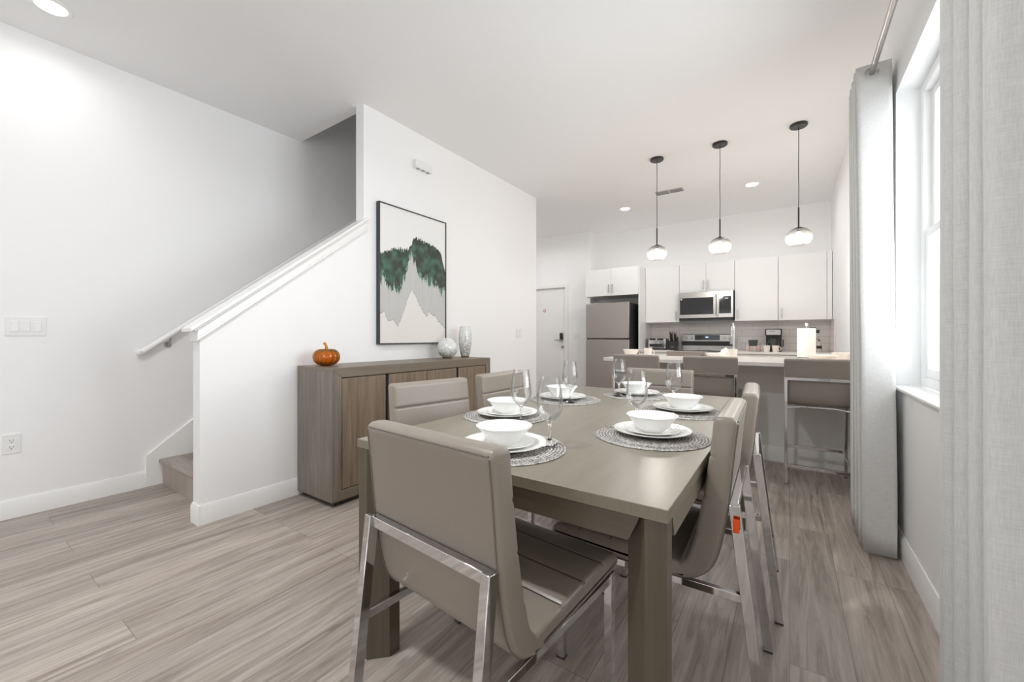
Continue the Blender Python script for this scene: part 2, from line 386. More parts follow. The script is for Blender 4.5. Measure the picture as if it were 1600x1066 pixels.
# woven placemat
def mat_mat():
    m, nt, b = newmat('woven_placemat')
    tc = N(nt, 'ShaderNodeTexCoord')
    sp = N(nt, 'ShaderNodeSeparateXYZ'); L(nt, tc.outputs['Object'], sp.inputs[0])
    le = N(nt, 'ShaderNodeVectorMath', operation='LENGTH'); L(nt, tc.outputs['Object'], le.inputs[0])
    an = N(nt, 'ShaderNodeMath', operation='ARCTAN2'); L(nt, sp.outputs['Y'], an.inputs[0]); L(nt, sp.outputs['X'], an.inputs[1])
    sc1 = N(nt, 'ShaderNodeMath', operation='MULTIPLY'); sc1.inputs[1].default_value = 95*2*math.pi; L(nt, le.outputs['Value'], sc1.inputs[0])
    a2 = N(nt, 'ShaderNodeMath', operation='ADD'); L(nt, sc1.outputs[0], a2.inputs[0]); L(nt, an.outputs[0], a2.inputs[1])
    sn = N(nt, 'ShaderNodeMath', operation='SINE'); L(nt, a2.outputs[0], sn.inputs[0])
    no = N(nt, 'ShaderNodeTexNoise'); no.inputs['Scale'].default_value = 230; no.inputs['Detail'].default_value = 2; L(nt, tc.outputs['Object'], no.inputs['Vector'])
    ad = N(nt, 'ShaderNodeMath', operation='MULTIPLY_ADD'); ad.inputs[1].default_value = 0.09; L(nt, sn.outputs[0], ad.inputs[0]); L(nt, no.outputs['Fac'], ad.inputs[2])
    cr = N(nt, 'ShaderNodeValToRGB'); e = cr.color_ramp.elements
    e[0].position = 0.36; e[0].color = srgb(74, 70, 67); e[1].position = 0.64; e[1].color = srgb(214, 210, 205)
    L(nt, ad.outputs[0], cr.inputs['Fac']); L(nt, cr.outputs['Color'], b.inputs['Base Color'])
    b.inputs['Roughness'].default_value = 0.8
    bp = N(nt, 'ShaderNodeBump'); bp.inputs['Strength'].default_value = 0.6; bp.inputs['Distance'].default_value = 0.002
    L(nt, ad.outputs[0], bp.inputs['Height']); L(nt, bp.outputs['Normal'], b.inputs['Normal'])
    return m
M['mat'] = mat_mat()

# ------------------------------------------------------------------ room shell
LW, RW, SWX, SWI = -3.94, 0.474, -2.874, -2.974
ZC, YK, YD, YB = 3.02, 7.20, 6.82, -3.5
S = 'structure'
box(-4.7, 0.63, -3.6, 7.3, -0.1, 0).build('floor', M['floor'], kind=S)
c = MB().box(SWX, 0.63, -3.6, 7.3, ZC, ZC+0.12).box(-4.06, SWX, -3.6, 2.11, ZC, ZC+0.12).box(-4.7, SWX, 4.69, 7.3, ZC, ZC+0.12)
c.build('ceiling', M['ceil'], kind=S)
box(-4.06, LW, -3.6, 4.79, 0, 5.5).build('wall_left', M['wall'], kind=S)
# window opening in the right wall
WY0, WY1, WZ0, WZ1 = 1.36, 2.98, 0.84, 2.426
MB().box(RW, 0.63, -3.6, -2.9, 0, ZC).box(RW, 0.63, -1.1, WY0, 0, ZC).box(RW, 0.63, -2.9, -1.1, 0, WZ0).box(RW, 0.63, -2.9, -1.1, WZ1, ZC).box(RW, 0.63, WY1, 7.3, 0, ZC).box(RW, 0.63, WY0, WY1, 0, WZ0).box(RW, 0.63, WY0, WY1, WZ1, ZC).build('wall_right', M['wall'], kind=S)  # includes an unseen second opening added to admit light
box(-2.96, RW, YK, 7.3, 0, ZC).build('wall_kitchen', M['wall'], kind=S)
DX0, DX1, DZ = -4.37, -3.458, 2.043
MB().box(-4.7, DX0, YD, 6.94, 0, ZC).box(DX1, -2.96, YD, 6.94, 0, ZC).box(DX0, DX1, YD, 6.94, DZ, ZC).box(-3.08, -2.96, 6.94, YK+0.1, 0, ZC).build('wall_entry', M['wall'], kind=S)
box(-4.7, -4.6, 4.79, YD, 0, ZC).build('wall_hall', M['wall'], kind=S)
MB().box(-4.7, SWI, 4.69, 4.79, 0, 5.5).box(LW, SWI, 2.01, 2.11, ZC+0.12, 5.5).box(-4.06, SWX, 2.01, 4.79, 5.5, 5.6).build('wall_stairwell', M['wall'], kind=S)
GX0, GX1, GZ = -2.9, -0.3, 2.15  # unseen patio opening added in the back wall to admit light
MB().box(-4.06, GX0, -3.6, YB, 0, ZC).box(GX1, RW, -3.6, YB, 0, ZC).box(GX0, GX1, -3.6, YB, GZ, ZC).build('wall_back', M['wall'], kind=S)
# half-height wall beside the stair, rising to full height
SL = 0.78
def capz(y): return 1.19+SL*(y-0.92)
MB().prism([(0.936, 0), (0.936, capz(0.936)-0.035), (2.052, capz(2.052)-0.035), (2.052, 5.5), (4.79, 5.5), (4.79, 0)], 'x', SWI, SWX).build('wall_stair', M['wall'], kind=S)

# baseboards
def bb_profile(h=0.115, t=0.014): return [(0, 0), (t, 0), (t, h-0.018), (t*0.55, h-0.006), (t*0.45, h), (0, h)]
def bb_x(mb, x, sgn, y0, y1):      # board on a wall of constant x; sgn = room side
    mb.prism([(x+sgn*a, b) for a, b in bb_profile()], 'y', y0, y1)
def bb_y(mb, y, sgn, x0, x1):
    mb.prism([(y+sgn*a, b) for a, b in bb_profile()], 'x', x0, x1)
mb = MB(); bb_x(mb, LW, 1, -3.5, 0.947); mb.build('baseboard_left', M['trim'], kind=S)
mb = MB(); bb_x(mb, RW, -1, -3.5, 7.2); mb.build('baseboard_right', M['trim'], kind=S)
mb = MB(); bb_x(mb, SWX, 1, 0.936, 4.804); bb_y(mb, 0.936, -1, SWI-0.001, SWX+0.014); mb.build('baseboard_stair', M['trim'], kind=S)
mb = MB(); bb_y(mb, YD, -1, DX1+0.07, -2.96); mb.build('baseboard_entry', M['trim'], kind=S)
mb = MB(); bb_y(mb, YB, 1, LW, GX0-0.08); bb_y(mb, YB, 1, GX1+0.08, RW); mb.build('baseboard_back', M['trim'], kind=S)
# sloping cap with moulding on the stair wall
def cap_section(side, x0, x1, d0, d1, y0, y1):
    """sheared box following the slope: d0..d1 below the cap top"""
    return MB().prism([(y0, capz(y0)-d0), (y1, capz(y1)-d0), (y1, capz(y1)-d1), (y0, capz(y0)-d1)], 'x', x0, x1)
cp = MB()
for (x0, x1, d0, d1, y0, y1) in ((SWI-0.024, SWX+0.030, 0.0, 0.022, 0.885, 2.052), (SWX, SWX+0.030, 0.0, 0.022, 2.052, 2.085),
        (SWI-0.014, SWX+0.020, 0.022, 0.038, 0.905, 2.052), (SWX, SWX+0.020, 0.022, 0.038, 2.052, 2.078),
        (SWX, SWX+0.012, 0.038, 0.085, 0.924, 2.072), (SWX, SWX+0.017, 0.085, 0.103, 0.920, 2.076), (SWI-0.012, SWI, 0.038, 0.10, 0.924, 2.052),
        ):
    s2 = cap_section(0, x0, x1, d0, d1, y0, y1); cp.add(s2.v, s2.f)
cp.prism([(0.922, capz(0.922)-0.108), (0.9355, capz(0.9355)-0.108), (0.9355, capz(0.9355)-0.036), (0.922, capz(0.922)-0.036)], 'x', SWI-0.012, SWX+0.0125)
cp.build('trim_1', M['trim'], bevel=0.003, kind=S)
# skirt board along the stair on the left wall
sk = [(0.947, 0), (0.947, 0.233)]+[(4.6, 0.233+SL*(4.6-0.947)), (4.6, 0.233+SL*(4.6-0.947)-0.45), (1.15, 0)]
MB().prism(sk, 'x', LW, LW+0.016).build('trim_2', M['trim'], bevel=0.003, kind=S)

# stairs
st = thing('staircase', 'wooden staircase rising behind the sloping half wall', 'stairs', (LW+0.017, 1.045, 0))
RISE, RUN, WST = 0.193, 0.247, (SWI-LW-0.018)
for k in range(14):
    z = (k+1)*RISE; y = k*RUN
    box(0, WST, y, y+0.02, k*RISE, z-0.03).build('riser', M['tread'], st)
    box(0, WST, y-0.025, y+RUN+0.0, z-0.03, z).build('tread', M['tread'], st, bevel=0.008, seg=3)
# handrail
hr = thing('handrail', 'white wooden handrail on two metal brackets fixed to the stair wall', 'handrail', (LW, 0.913, 1.0))
pts = [(0.02, -0.0, 0.0)]
t = MB().tube([(0.0, 0, 0), (0.045, 0, 0.0), (0.062, 0.01, 0.008), (0.066, 0.05, 0.05*SL), (0.066, 1.2, 1.2*SL), (0.066, 3.3, 3.3*SL)], 0.021, 14)
t.build('rail', M['trim'], hr)
for yy in (0.165, 1.3):
    b_ = MB().tube([(0.0, yy, yy*SL-0.075), (0.03, yy, yy*SL-0.07), (0.06, yy, yy*SL-0.045), (0.066, yy, yy*SL-0.018)], 0.007, 10)
    b_.tube([(0.0, yy, yy*SL-0.075), (0.006, yy, yy*SL-0.075)], 0.022, 14)
    b_.build('bracket', M['nickel'], hr)

# entry door
d = thing('door_1', None, None, (DX1, YD, 0), kind=S)
box(DX0-DX1+0.01, -0.006, 0.03, 0.075, 0.008, DZ-0.006).build('door_leaf', M['cabinet'], d, bevel=0.003)
MB().box(0.0, 0.06, -0.016, 0, 0, DZ+0.06).box(DX0-DX1-0.06, DX0-DX1, -0.016, 0, 0, DZ+0.06).box(DX0-DX1, 0.0, -0.016, 0, DZ, DZ+0.06).build('door_casing', M['trim'], d, bevel=0.003)
MB().box(-0.006, 0.0, 0, 0.08, 0, DZ).box(DX0-DX1, 0, 0, 0.08, DZ-0.006, DZ).build('door_stop', M['carcass'], d)
lk = box(-0.125, -0.062, 0.004, 0.03, 1.06, 1.19).build('keypad_lock', M['black'], d, bevel=0.006)
box(-0.22, -0.09, -0.03, -0.015, 1.045, 1.062).build('lever', M['nickel'], lk, bevel=0.004)
MB().tube([(-0.094, -0.03, 1.053), (-0.094, 0.03, 1.053)], 0.02, 16).build('rose', M['nickel'], lk)
MB().lathe([(0, 0), (0.03, 0), (0.03, 0.008), (0.02, 0.02), (0, 0.02)], seg=20)
MB().tube([(-0.072, 0.03, 0.925), (-0.072, 0.014, 0.925)], 0.027, 20).tube([(-0.072, 0.016, 0.925), (-0.072, -0.004, 0.925)], 0.009, 12).build('deadbolt', M['nickel'], d)
sn = MB().tube([(-0.459, 0.03, 1.617), (-0.459, 0.0285, 1.617)], 0.047, 24).build('round_notice', plain('notice_paper', srgb(244, 240, 240), 0.6), d)
MB().tube([(-0.459+0.022*math.cos(a*math.pi/10), 0.028, 1.617+0.022*math.sin(a*math.pi/10)) for a in range(20)], 0.006, 6, closed=True).build('notice_ring', plain('notice_red', srgb(196, 96, 108), 0.6), sn)

# unseen patio door added behind the camera to admit light
d = thing('added_patio_door', None, None, (0, YB, 0), kind=S)
MB().box(GX0, GX1, -0.09, -0.03, 0, 0.06).box(GX0, GX1, -0.09, -0.03, GZ-0.06, GZ).box(GX0, GX0+0.06, -0.09, -0.03, 0.06, GZ-0.06).box(GX1-0.06, GX1, -0.09, -0.03, 0.06, GZ-0.06).box(-1.64, -1.56, -0.09, -0.03, 0.06, GZ-0.06).build('door_frame', M['trim'], d)
box(GX0+0.06, -1.64, -0.063, -0.057, 0.06, GZ-0.06).build('glass_panel', M['pane'], d)
box(-1.56, GX1-0.06, -0.063, -0.057, 0.06, GZ-0.06).build('glass_panel', M['pane'], d)

# window in the right wall
def build_window(name, WY0, WY1):
    wn = thing(name, None, None, (RW, WY0, WZ0), kind=S)
    WL, WH = WY1-WY0, WZ1-WZ0
    MB().box(-0.022, 0.095, -0.03, WL+0.0, -0.001, 0.014).build('window_sill', M['trim'], wn, bevel=0.004)
    fz0 = 0.015
    MB().box(0.095, 0.155, 0, 0.05, fz0, WH).box(0.095, 0.155, WL-0.05, WL, fz0, WH).box(0.095, 0.155, 0.05, WL-0.05, fz0, fz0+0.05).box(0.095, 0.155, 0.05, WL-0.05, WH-0.05, WH).box(0.095, 0.155, WL/2-0.04, WL/2+0.04, fz0+0.05, WH-0.05).build('window_frame', M['trim'], wn, bevel=0.004)
    mid = 0.80
    for (a, b2) in ((0.05, WL/2-0.04), (WL/2+0.04, WL-0.05)):
        for (z0, z1, x0, x1) in ((fz0+0.05, mid+0.02, 0.105, 0.125), (mid-0.02, WH-0.05, 0.128, 0.148)):
            sh = MB().box(x0, x1, a, a+0.04, z0, z1).box(x0, x1, b2-0.04, b2, z0, z1).box(x0, x1, a+0.04, b2-0.04, z0, z0+0.045).box(x0, x1, a+0.04, b2-0.04, z1-0.04, z1).build('sash', M['trim'], wn, bevel=0.004)
            box((x0+x1)/2-0.002, (x0+x1)/2+0.002, a+0.04, b2-0.04, z0+0.045, z1-0.04).build('pane', M['pane'], sh)
build_window('window_1', WY0, WY1)
build_window('added_window_2', -2.9, -1.1)  # extra window added behind the camera to let fill light in

# ------------------------------------------------------------------ ceiling fittings
def downlight(x, y, label, zone):
    t = thing('recessed_downlight', label, 'ceiling light', (x, y, ZC), group='recessed ceiling downlights')
    MB().lathe([(0.066, -0.001), (0.066, -0.006), (0.086, -0.007), (0.092, -0.001), (0.092, 0.0), (0.066, 0.0)], seg=40).build('trim_ring', M['trim'], t)
    MB().lathe([(0, -0.004), (0.067, -0.004), (0.067, -0.001), (0, -0.001)], seg=32).build('lens', M['downlight'], t)
    l = bpy.data.lights.new('downlight_lamp_'+zone, 'AREA'); l.shape = 'DISK'; l.size = 0.13; l.energy = DOWNLIGHT_W[zone]; l.color = (0.97, 0.985, 1.0); l.spread = math.radians(165)
    o = bpy.data.objects.new('downlight_lamp', l); COL.objects.link(o); o.location = (x, y, ZC-0.012)
    return t
downlight(-2.014, 5.922, 'round recessed ceiling downlight left of the air vent', 'kitchen')
downlight(-0.387, 5.874, 'round recessed ceiling downlight above the kitchen, right of the middle pendant', 'kitchen')
downlight(-3.518, 0.431, 'round recessed ceiling downlight near the left wall, closest to the viewer', 'left')
downlight(-3.75, 5.75, 'added unseen ceiling downlight in the entry hall behind the stair wall', 'hall')  # hidden lamp added to lift the hall and entry wall
downlight(-1.35, 0.431, 'added unseen ceiling downlight above the near end of the dining table', 'mid')  # out-of-frame lamp added to light the table and right wall
downlight(-3.4, -1.9, 'added unseen ceiling downlight behind the viewer by the left wall', 'back')  # lamp added behind the camera as fill
downlight(-0.6, -1.9, 'added unseen ceiling downlight behind the viewer by the right wall', 'back')  # second fill lamp added behind the camera

vt = thing('ceiling_vent', 'rectangular grey air vent in the kitchen ceiling', 'air vent', (-1.298, 5.547, ZC))
MB().box(-0.175, 0.175, -0.075, 0.075, -0.006, 0).build('vent_frame', M['carcass'], vt, bevel=0.002)
for k in (-1, 1):
    sl = MB()
    for j in range(8): sl.box(k*0.084-0.076, k*0.084+0.076, -0.06+j*0.0155, -0.06+j*0.0155+0.008, -0.012, -0.006)
    sl.build('grille', plain('vent_grey', srgb(150, 150, 150), 0.5), vt)

# pendant lamps
def pendant():
    t = thing('pendant_lamp', None, 'pendant lamp')
    MB().lathe([(0, 0), (0.068, 0), (0.068, -0.018), (0.062, -0.024), (0, -0.024)], seg=40).build('canopy', M['black'], t)
    for s_ in (-1, 1):
        pass
    MB().tube([(0, 0, -0.02), (0.001, 0, -0.2), (-0.001, 0.0, -0.4), (0.0012, 0, -0.58), (0, 0, -0.76)], 0.003, 8).build('cord', M['black'], t)
    MB().tube([(0, 0, -0.745), (0, 0, -0.93)], 0.0065, 12).build('rod', M['black'], t)
    g = MB()
    prof = []
    R, Hh = 0.104, 0.088
    for k in range(0, 25):
        a = math.radians(14+k*(180-14-38)/24)
        prof.append((R*math.sin(a), -1.014+Hh*math.cos(a)))
    g.lathe(prof, seg=48)
    gl = g.build('glass_globe', M['smoke'], t, smooth=60)
    so = gl.modifiers.new('solid', 'SOLIDIFY'); so.thickness = 0.003; so.use_rim = True
    MB().lathe([(0, -0.925), (0.024, -0.925), (0.026, -0.935), (0.018, -0.945), (0.018, -0.965), (0, -0.965)], seg=20).build('socket', M['black'], t)
    MB().lathe([(0, -0.962), (0.012, -0.965), (0.030, -0.99), (0.036, -1.012), (0.030, -1.035), (0.015, -1.048), (0, -1.05)], seg=24).build('bulb', M['bulb'], t, smooth=60)
    return t
p0 = pendant()
labels = ['black pendant lamp with smoked glass globe, leftmost over the island', 'black pendant lamp with smoked glass globe, middle of the row', 'black pendant lamp with smoked glass globe, nearest the curtain']
for i, (x, lb) in enumerate(zip((-1.172, -0.567, 0.067), labels)):
    loc = (x, 4.46, ZC)
    if i == 0: p0.location = loc; p0['label'] = lb
    else: dup(p0, lb, loc)
    l = bpy.data.lights.new('pendant_light', 'POINT'); l.energy = PENDANT_W; l.color = (1, 0.95, 0.89); l.shadow_soft_size = 0.045
    o = bpy.data.objects.new('pendant_light', l); COL.objects.link(o); o.location = (x, 4.46, ZC-1.064)
for o in COL.objects:
    if o.name.startswith('pendant_lamp'): o['group'] = 'smoked globe pendants over the island'
# ------------------------------------------------------------------ wall plates
def plate_on_x(x, sgn, y0, y1, z0, z1, name, label, cat):
    t = thing(name, label, cat, (x, (y0+y1)/2, z0))
    box(min(0, sgn*0.006), max(0, sgn*0.006), -(y1-y0)/2, (y1-y0)/2, 0, z1-z0).build('plate', M['plate_white'], t, bevel=0.002)
    return t
t = plate_on_x(LW, 1, 0.295, 0.461, 1.118, 1.236, 'light_switch', 'white triple rocker light switch on the left wall', 'light switch')
for k in (-1, 0, 1): box(0.006, 0.011, k*0.046-0.0165, k*0.046+0.0165, 0.026, 0.092).build('rocker', M['trim'], t, bevel=0.002)
t = plate_on_x(LW, 1, 0.283, 0.357, 0.395, 0.515, 'power_outlet', 'white double power outlet low on the left wall', 'outlet')
for z in (0.04, 0.08):
    so = MB().tube([(0.006, 0, z), (0.0085, 0, z)], 0.0165, 20).build('socket_face', M['trim'], t)
    MB().box(0.0084, 0.0090, -0.008, -0.0055, z-0.002, z+0.008).box(0.0084, 0.0090, 0.0055, 0.008, z-0.002, z+0.008).tube([(0.0084, 0, z-0.009), (0.009, 0, z-0.009)], 0.003, 8).build('slots', M['dark'], so)
t = plate_on_x(SWX, 1, 4.29, 4.41, 1.10, 1.215, 'light_switch', 'white double light switch on the stair wall by its far corner', 'light switch')
for k in (-1, 1): box(0.006, 0.011, k*0.025-0.0165, k*0.025+0.0165, 0.026, 0.09).build('rocker', M['trim'], t, bevel=0.002)
t = thing('light_switch', 'white light switch on the wall between entry door and fridge', 'light switch', (-3.234, YD, 1.09))
box(-0.058, 0.058, -0.006, 0, 0, 0.12).build('plate', M['plate_white'], t, bevel=0.002)
for k in (-1, 1): box(k*0.025-0.0165, k*0.025+0.0165, -0.011, -0.006, 0.026, 0.092).build('rocker', M['trim'], t, bevel=0.002)
t = thing('door_chime', 'white door chime box high on the wall above the painting', 'door chime', (SWX, 2.68, 2.665))
box(0, 0.045, -0.105, 0.105, 0.012, 0.085).build('cover', M['plate_white'], t, bevel=0.006)
for k in range(3): box(0.012, 0.038, -0.075+k*0.06, -0.045+k*0.06, 0.0095, 0.012).build('slot', plain('slot_grey', srgb(160, 160, 160), 0.5), t)

# ------------------------------------------------------------------ painting
PX = SWX+0.004
pt = thing('framed_painting', 'abstract green and grey mountain painting in a thin black frame', 'painting', (SWX, 2.577, 1.049))
PY0, PY1, PZ0, PZ1 = 2.175, 2.980, 1.049, 2.254
W2, PH = (PY1-PY0)/2, PZ1-PZ0
ft = 0.010
MB().box(0.002, 0.040, -W2, -W2+ft, 0, PH).box(0.002, 0.040, W2-ft, W2, 0, PH).box(0.002, 0.040, -W2+ft, W2-ft, 0, ft).box(0.002, 0.040, -W2+ft, W2-ft, PH-ft, PH).build('frame', M['frame_black'], pt)
def inv_px(rx, ry):
    px, py = 440+rx/3.5525, 280+ry/3.5525
    u = (px-800)/634.; wv = -(py-527)/634.; cc, ss = math.cos(CAM_YAW), math.sin(CAM_YAW)
    dd = (SWX+0.034)/(u*cc-ss); return ((u*ss+cc)*dd-2.577, 1.11+wv*dd-1.049)
top_l = [inv_px(*p) for p in [(535,408),(560,405),(590,396),(620,385),(650,386),(680,390),(700,392),(715,375),(728,345),(740,322),(770,335),(800,352),(830,365),(860,385),(880,402),(890,440),(898,480),(912,520)]]
mid_l = [inv_px(*p) for p in [(535,575),(555,560),(567,538),(585,585),(600,605),(625,600),(640,625),(653,650),(665,610),(680,560),(700,490),(710,450),(722,420),(735,455),(750,500),(770,545),(800,560),(815,590),(835,575),(850,600),(862,600),(885,635),(912,615)]]
bot_l = [inv_px(*p) for p in [(535,752),(555,748),(570,732),(580,765),(592,793),(605,785),(618,778),(632,800),(645,820),(660,785),(680,730),(700,665),(722,610),(745,655),(765,700),(785,735),(805,763),(820,738),(838,760),(855,762),(870,795),(885,805),(912,835)]]
def lut(l, y):
    if y <= l[0][0]: return l[0][1]
    for (a, b3), (c3, d3) in zip(l[:-1], l[1:]):
        if y <= c3: return b3+(d3-b3)*(y-a)/(c3-a)
    return l[-1][1]
nx, nz = 200, 300
mb = MB(); mb.v = []
for j in range(nz+1):
    for i in range(nx+1):
        mb.v.append((0.034, -W2+ft+(2*W2-2*ft)*i/nx, ft+(PH-2*ft)*j/nz))
for j in range(nz):
    for i in range(nx):
        a = j*(nx+1)+i; mb.f.append((a, a+1, a+nx+2, a+nx+1))
# closed board behind the painted face
n0 = len(mb.v); mb.v += [(0.006, -W2+ft, ft), (0.006, W2-ft, ft), (0.006, W2-ft, PH-ft), (0.006, -W2+ft, PH-ft)]
mb.f.append((n0, n0+3, n0+2, n0+1))
white, cream = (0.82, 0.82, 0.81), (0.77, 0.75, 0.71)
def nz_(x, y, z=0): return noise.noise(Vector((x, y, z)))
cols = []
for (x, y, z) in mb.v:
    j1 = 0.030*nz_(y*55, 3.1)+0.034*nz_(y*150, 9.0)
    tl = lut(top_l, y)+j1*0.9; ml = lut(mid_l, y)+0.045*nz_(y*60, 1.7)+0.05*nz_(y*170, 5.5); bl = lut(bot_l, y)+0.012*nz_(y*70, 7.7)
    if z > tl: cc = white
    elif z > ml:
        q = 0.5+0.6*nz_(y*13, z*11, 2)+0.45*nz_(y*27, z*22, 4)
        r_ = 0.5+0.9*nz_(y*7+5, z*6, 8)
        dk, gr, br_ = (0.020, 0.040, 0.030), (0.065, 0.185, 0.125), (0.060, 0.048, 0.036)
        q = max(0, min(1, q*1.4-0.35)); r_ = max(0, min(1, r_))
        base = tuple(dk[k]*(1-q)+gr[k]*q for k in range(3))
        cc = tuple(base[k]*(1-0.6*r_)+br_[k]*0.6*r_ for k in range(3))
        if tl-z < 0.02: cc = tuple(v*0.55 for v in cc)
        e_ = (z-ml)
        if e_ < 0.05 and nz_(y*25, z*20, 11) > 0.05: cc = tuple(v*0.4+w_*0.6 for v, w_ in zip(cc, (0.22, 0.42, 0.33)))
    elif z > bl:
        q = 0.5+0.5*nz_(y*160, z*3.0, 3)
        cc = tuple(v*(0.78+0.22*q) for v in (0.60, 0.60, 0.59))
        if z-bl < 0.009: cc = (0.36, 0.355, 0.345)
    else: cc = cream
    cols.append(cc)
mc, nt, b = newmat('painted_canvas')
va = N(nt, 'ShaderNodeVertexColor'); va.layer_name = 'paint'; L(nt, va.outputs['Color'], b.inputs['Base Color']); b.inputs['Roughness'].default_value = 0.6
cv = mb.build('canvas', mc, pt, smooth=0)
at = cv.data.color_attributes.new('paint', 'FLOAT_COLOR', 'POINT')
for i, cc in enumerate(cols): at.data[i].color = (cc[0], cc[1], cc[2], 1)

# ------------------------------------------------------------------ sideboard
SBX0, SBX1, SBY0, SBY1, SBH = -2.858, -2.430, 1.503, 3.173, 0.909
sb = thing('sideboard', 'long grey-brown wooden sideboard with four flush doors against the wall', 'sideboard', (SBX1, SBY0, 0))
D_, LN = SBX1-SBX0, SBY1-SBY0
zb = 0.035
MB().box(-D_+0.02, -0.03, 0.03, LN-0.03, 0, zb).build('plinth', M['dark'], sb)
MB().box(-D_, -0.022, 0, 0.022, zb, SBH-0.022).build('side_panel', M['sb_v'], sb, bevel=0.001)
MB().box(-D_, -0.022, LN-0.022, LN, zb, SBH-0.022).build('side_panel', M['sb_v'], sb, bevel=0.001)
MB().box(-D_, -0.022, 0, LN, SBH-0.022, SBH).build('top_panel', M['sb_h'], sb, bevel=0.001)
MB().box(-D_, -0.05, 0.022, LN-0.022, zb, zb+0.022).box(-D_, -D_+0.01, 0.022, LN-0.022, zb+0.022, SBH-0.022).box(-D_+0.01, -0.05, LN/2-0.01, LN/2+0.01, zb+0.022, SBH-0.022).build('carcass', M['dark'], sb)
fw = 0.066
# mitred front frame
MB().prism([(0, SBH), (LN, SBH), (LN-fw, SBH-fw), (fw, SBH-fw)], 'x', -0.0215, 0.0).build('front_rail', M['sb_h'], sb, bevel=0.0018)
MB().prism([(0, zb), (LN, zb), (LN-fw, zb+fw), (fw, zb+fw)], 'x', -0.0215, 0.0).build('front_rail', M['sb_h'], sb, bevel=0.0018)
MB().prism([(0, SBH), (fw, SBH-fw), (fw, zb+fw), (0, zb)], 'x', -0.0215, 0.0).build('front_stile', M['sb_v'], sb, bevel=0.0018)
MB().prism([(LN, SBH), (LN-fw, SBH-fw), (LN-fw, zb+fw), (LN, zb)], 'x', -0.0215, 0.0).build('front_stile', M['sb_v'], sb, bevel=0.0018)
edges = [fw+0.003, 0.435, 0.832, 1.198, LN-fw-0.003]
for k in range(4):
    a, b2 = edges[k]+0.003, edges[k+1]-0.003
    hl = k in (1, 3); hr_ = k in (0, 2)
    if hr_: b2 -= 0.012
    if hl: a += 0.012
    dr = box(-0.024, -0.004, a, b2, zb+fw+0.005, SBH-fw-0.005).build('door', M['sb_door'], sb, bevel=0.0012)
    if hr_: box(-0.022, -0.007, b2+0.003, b2+0.010, zb+fw+0.01, SBH-fw-0.01).build('pull_strip', M['frame_black'], dr)
    if hl: box(-0.022, -0.007, a-0.010, a-0.003, zb+fw+0.01, SBH-fw-0.01).build('pull_strip', M['frame_black'], dr)

# pumpkin
def pumpkin():
    t = thing('glass_pumpkin', 'orange ribbed glass pumpkin on the near end of the sideboard', 'pumpkin', (-2.69, 1.62, SBH))
    m, nt, b = newmat('amber_glass'); nt.nodes.remove(b); out = nt.nodes['Material Output']
    tr = N(nt, 'ShaderNodeBsdfTransparent'); tr.inputs['Color'].default_value = (1.0, 0.62, 0.16, 1)
    tl = N(nt, 'ShaderNodeBsdfTranslucent'); tl.inputs['Color'].default_value = (1.0, 0.50, 0.05, 1)
    df = N(nt, 'ShaderNodeBsdfDiffuse'); df.inputs['Color'].default_value = (1.0, 0.38, 0.02, 1)
    gl = N(nt, 'ShaderNodeBsdfGlossy'); gl.inputs['Roughness'].default_value = 0.08; gl.inputs['Color'].default_value = (1, 0.9, 0.75, 1)
    lw = N(nt, 'ShaderNodeLayerWeight'); lw.inputs['Blend'].default_value = 0.35
    m1 = N(nt, 'ShaderNodeMixShader'); m1.inputs['Fac'].default_value = 0.4; L(nt, tl.outputs[0], m1.inputs[1]); L(nt, df.outputs[0], m1.inputs[2])
    m2 = N(nt, 'ShaderNodeMixShader'); m2.inputs["Fac"].default_value = 0.68; L(nt, m1.outputs[0], m2.inputs[1]); L(nt, tr.outputs[0], m2.inputs[2])
    m3 = N(nt, 'ShaderNodeMixShader'); L(nt, lw.outputs['Fresnel'], m3.inputs['Fac']); L(nt, m2.outputs[0], m3.inputs[1]); L(nt, gl.outputs[0], m3.inputs[2]); L(nt, m3.outputs[0], out.inputs['Surface'])
    mb = MB(); seg, rows = 96, 28; R, Hh = 0.089, 0.062
    for j in range(rows+1):
        a = -math.pi/2+math.pi*j/rows
        for k in range(seg):
            th = 2*math.pi*k/seg
            rib = 1-0.13*(1-abs(math.sin(th*5)))**1.8
            r = R*(math.cos(a)**0.72 if math.cos(a) > 0 else 0)*rib
            z = Hh*math.sin(a)*(1-0.22*max(0, math.sin(a))*math.exp(-(r/0.03)**2))*(1.0)
            mb.v.append((r*math.cos(th), r*math.sin(th), z+Hh-0.002*0))
    for j in range(rows):
        for k in range(seg):
            mb.f.append((j*seg+k, j*seg+(k+1) % seg, (j+1)*seg+(k+1) % seg, (j+1)*seg+k))
    o = mb.build('body', m, t, smooth=60); so = o.modifiers.new('s', 'SOLIDIFY'); so.thickness = 0.004
    MB().tube([(0, 0, 0.108), (0.0, 0.0, 0.125), (-0.006, 0, 0.140), (-0.018, 0.0, 0.152), (-0.026, 0, 0.156)], [0.015, 0.010, 0.008, 0.009, 0.010], 14).build('stem', m, t, smooth=60)
pumpkin()
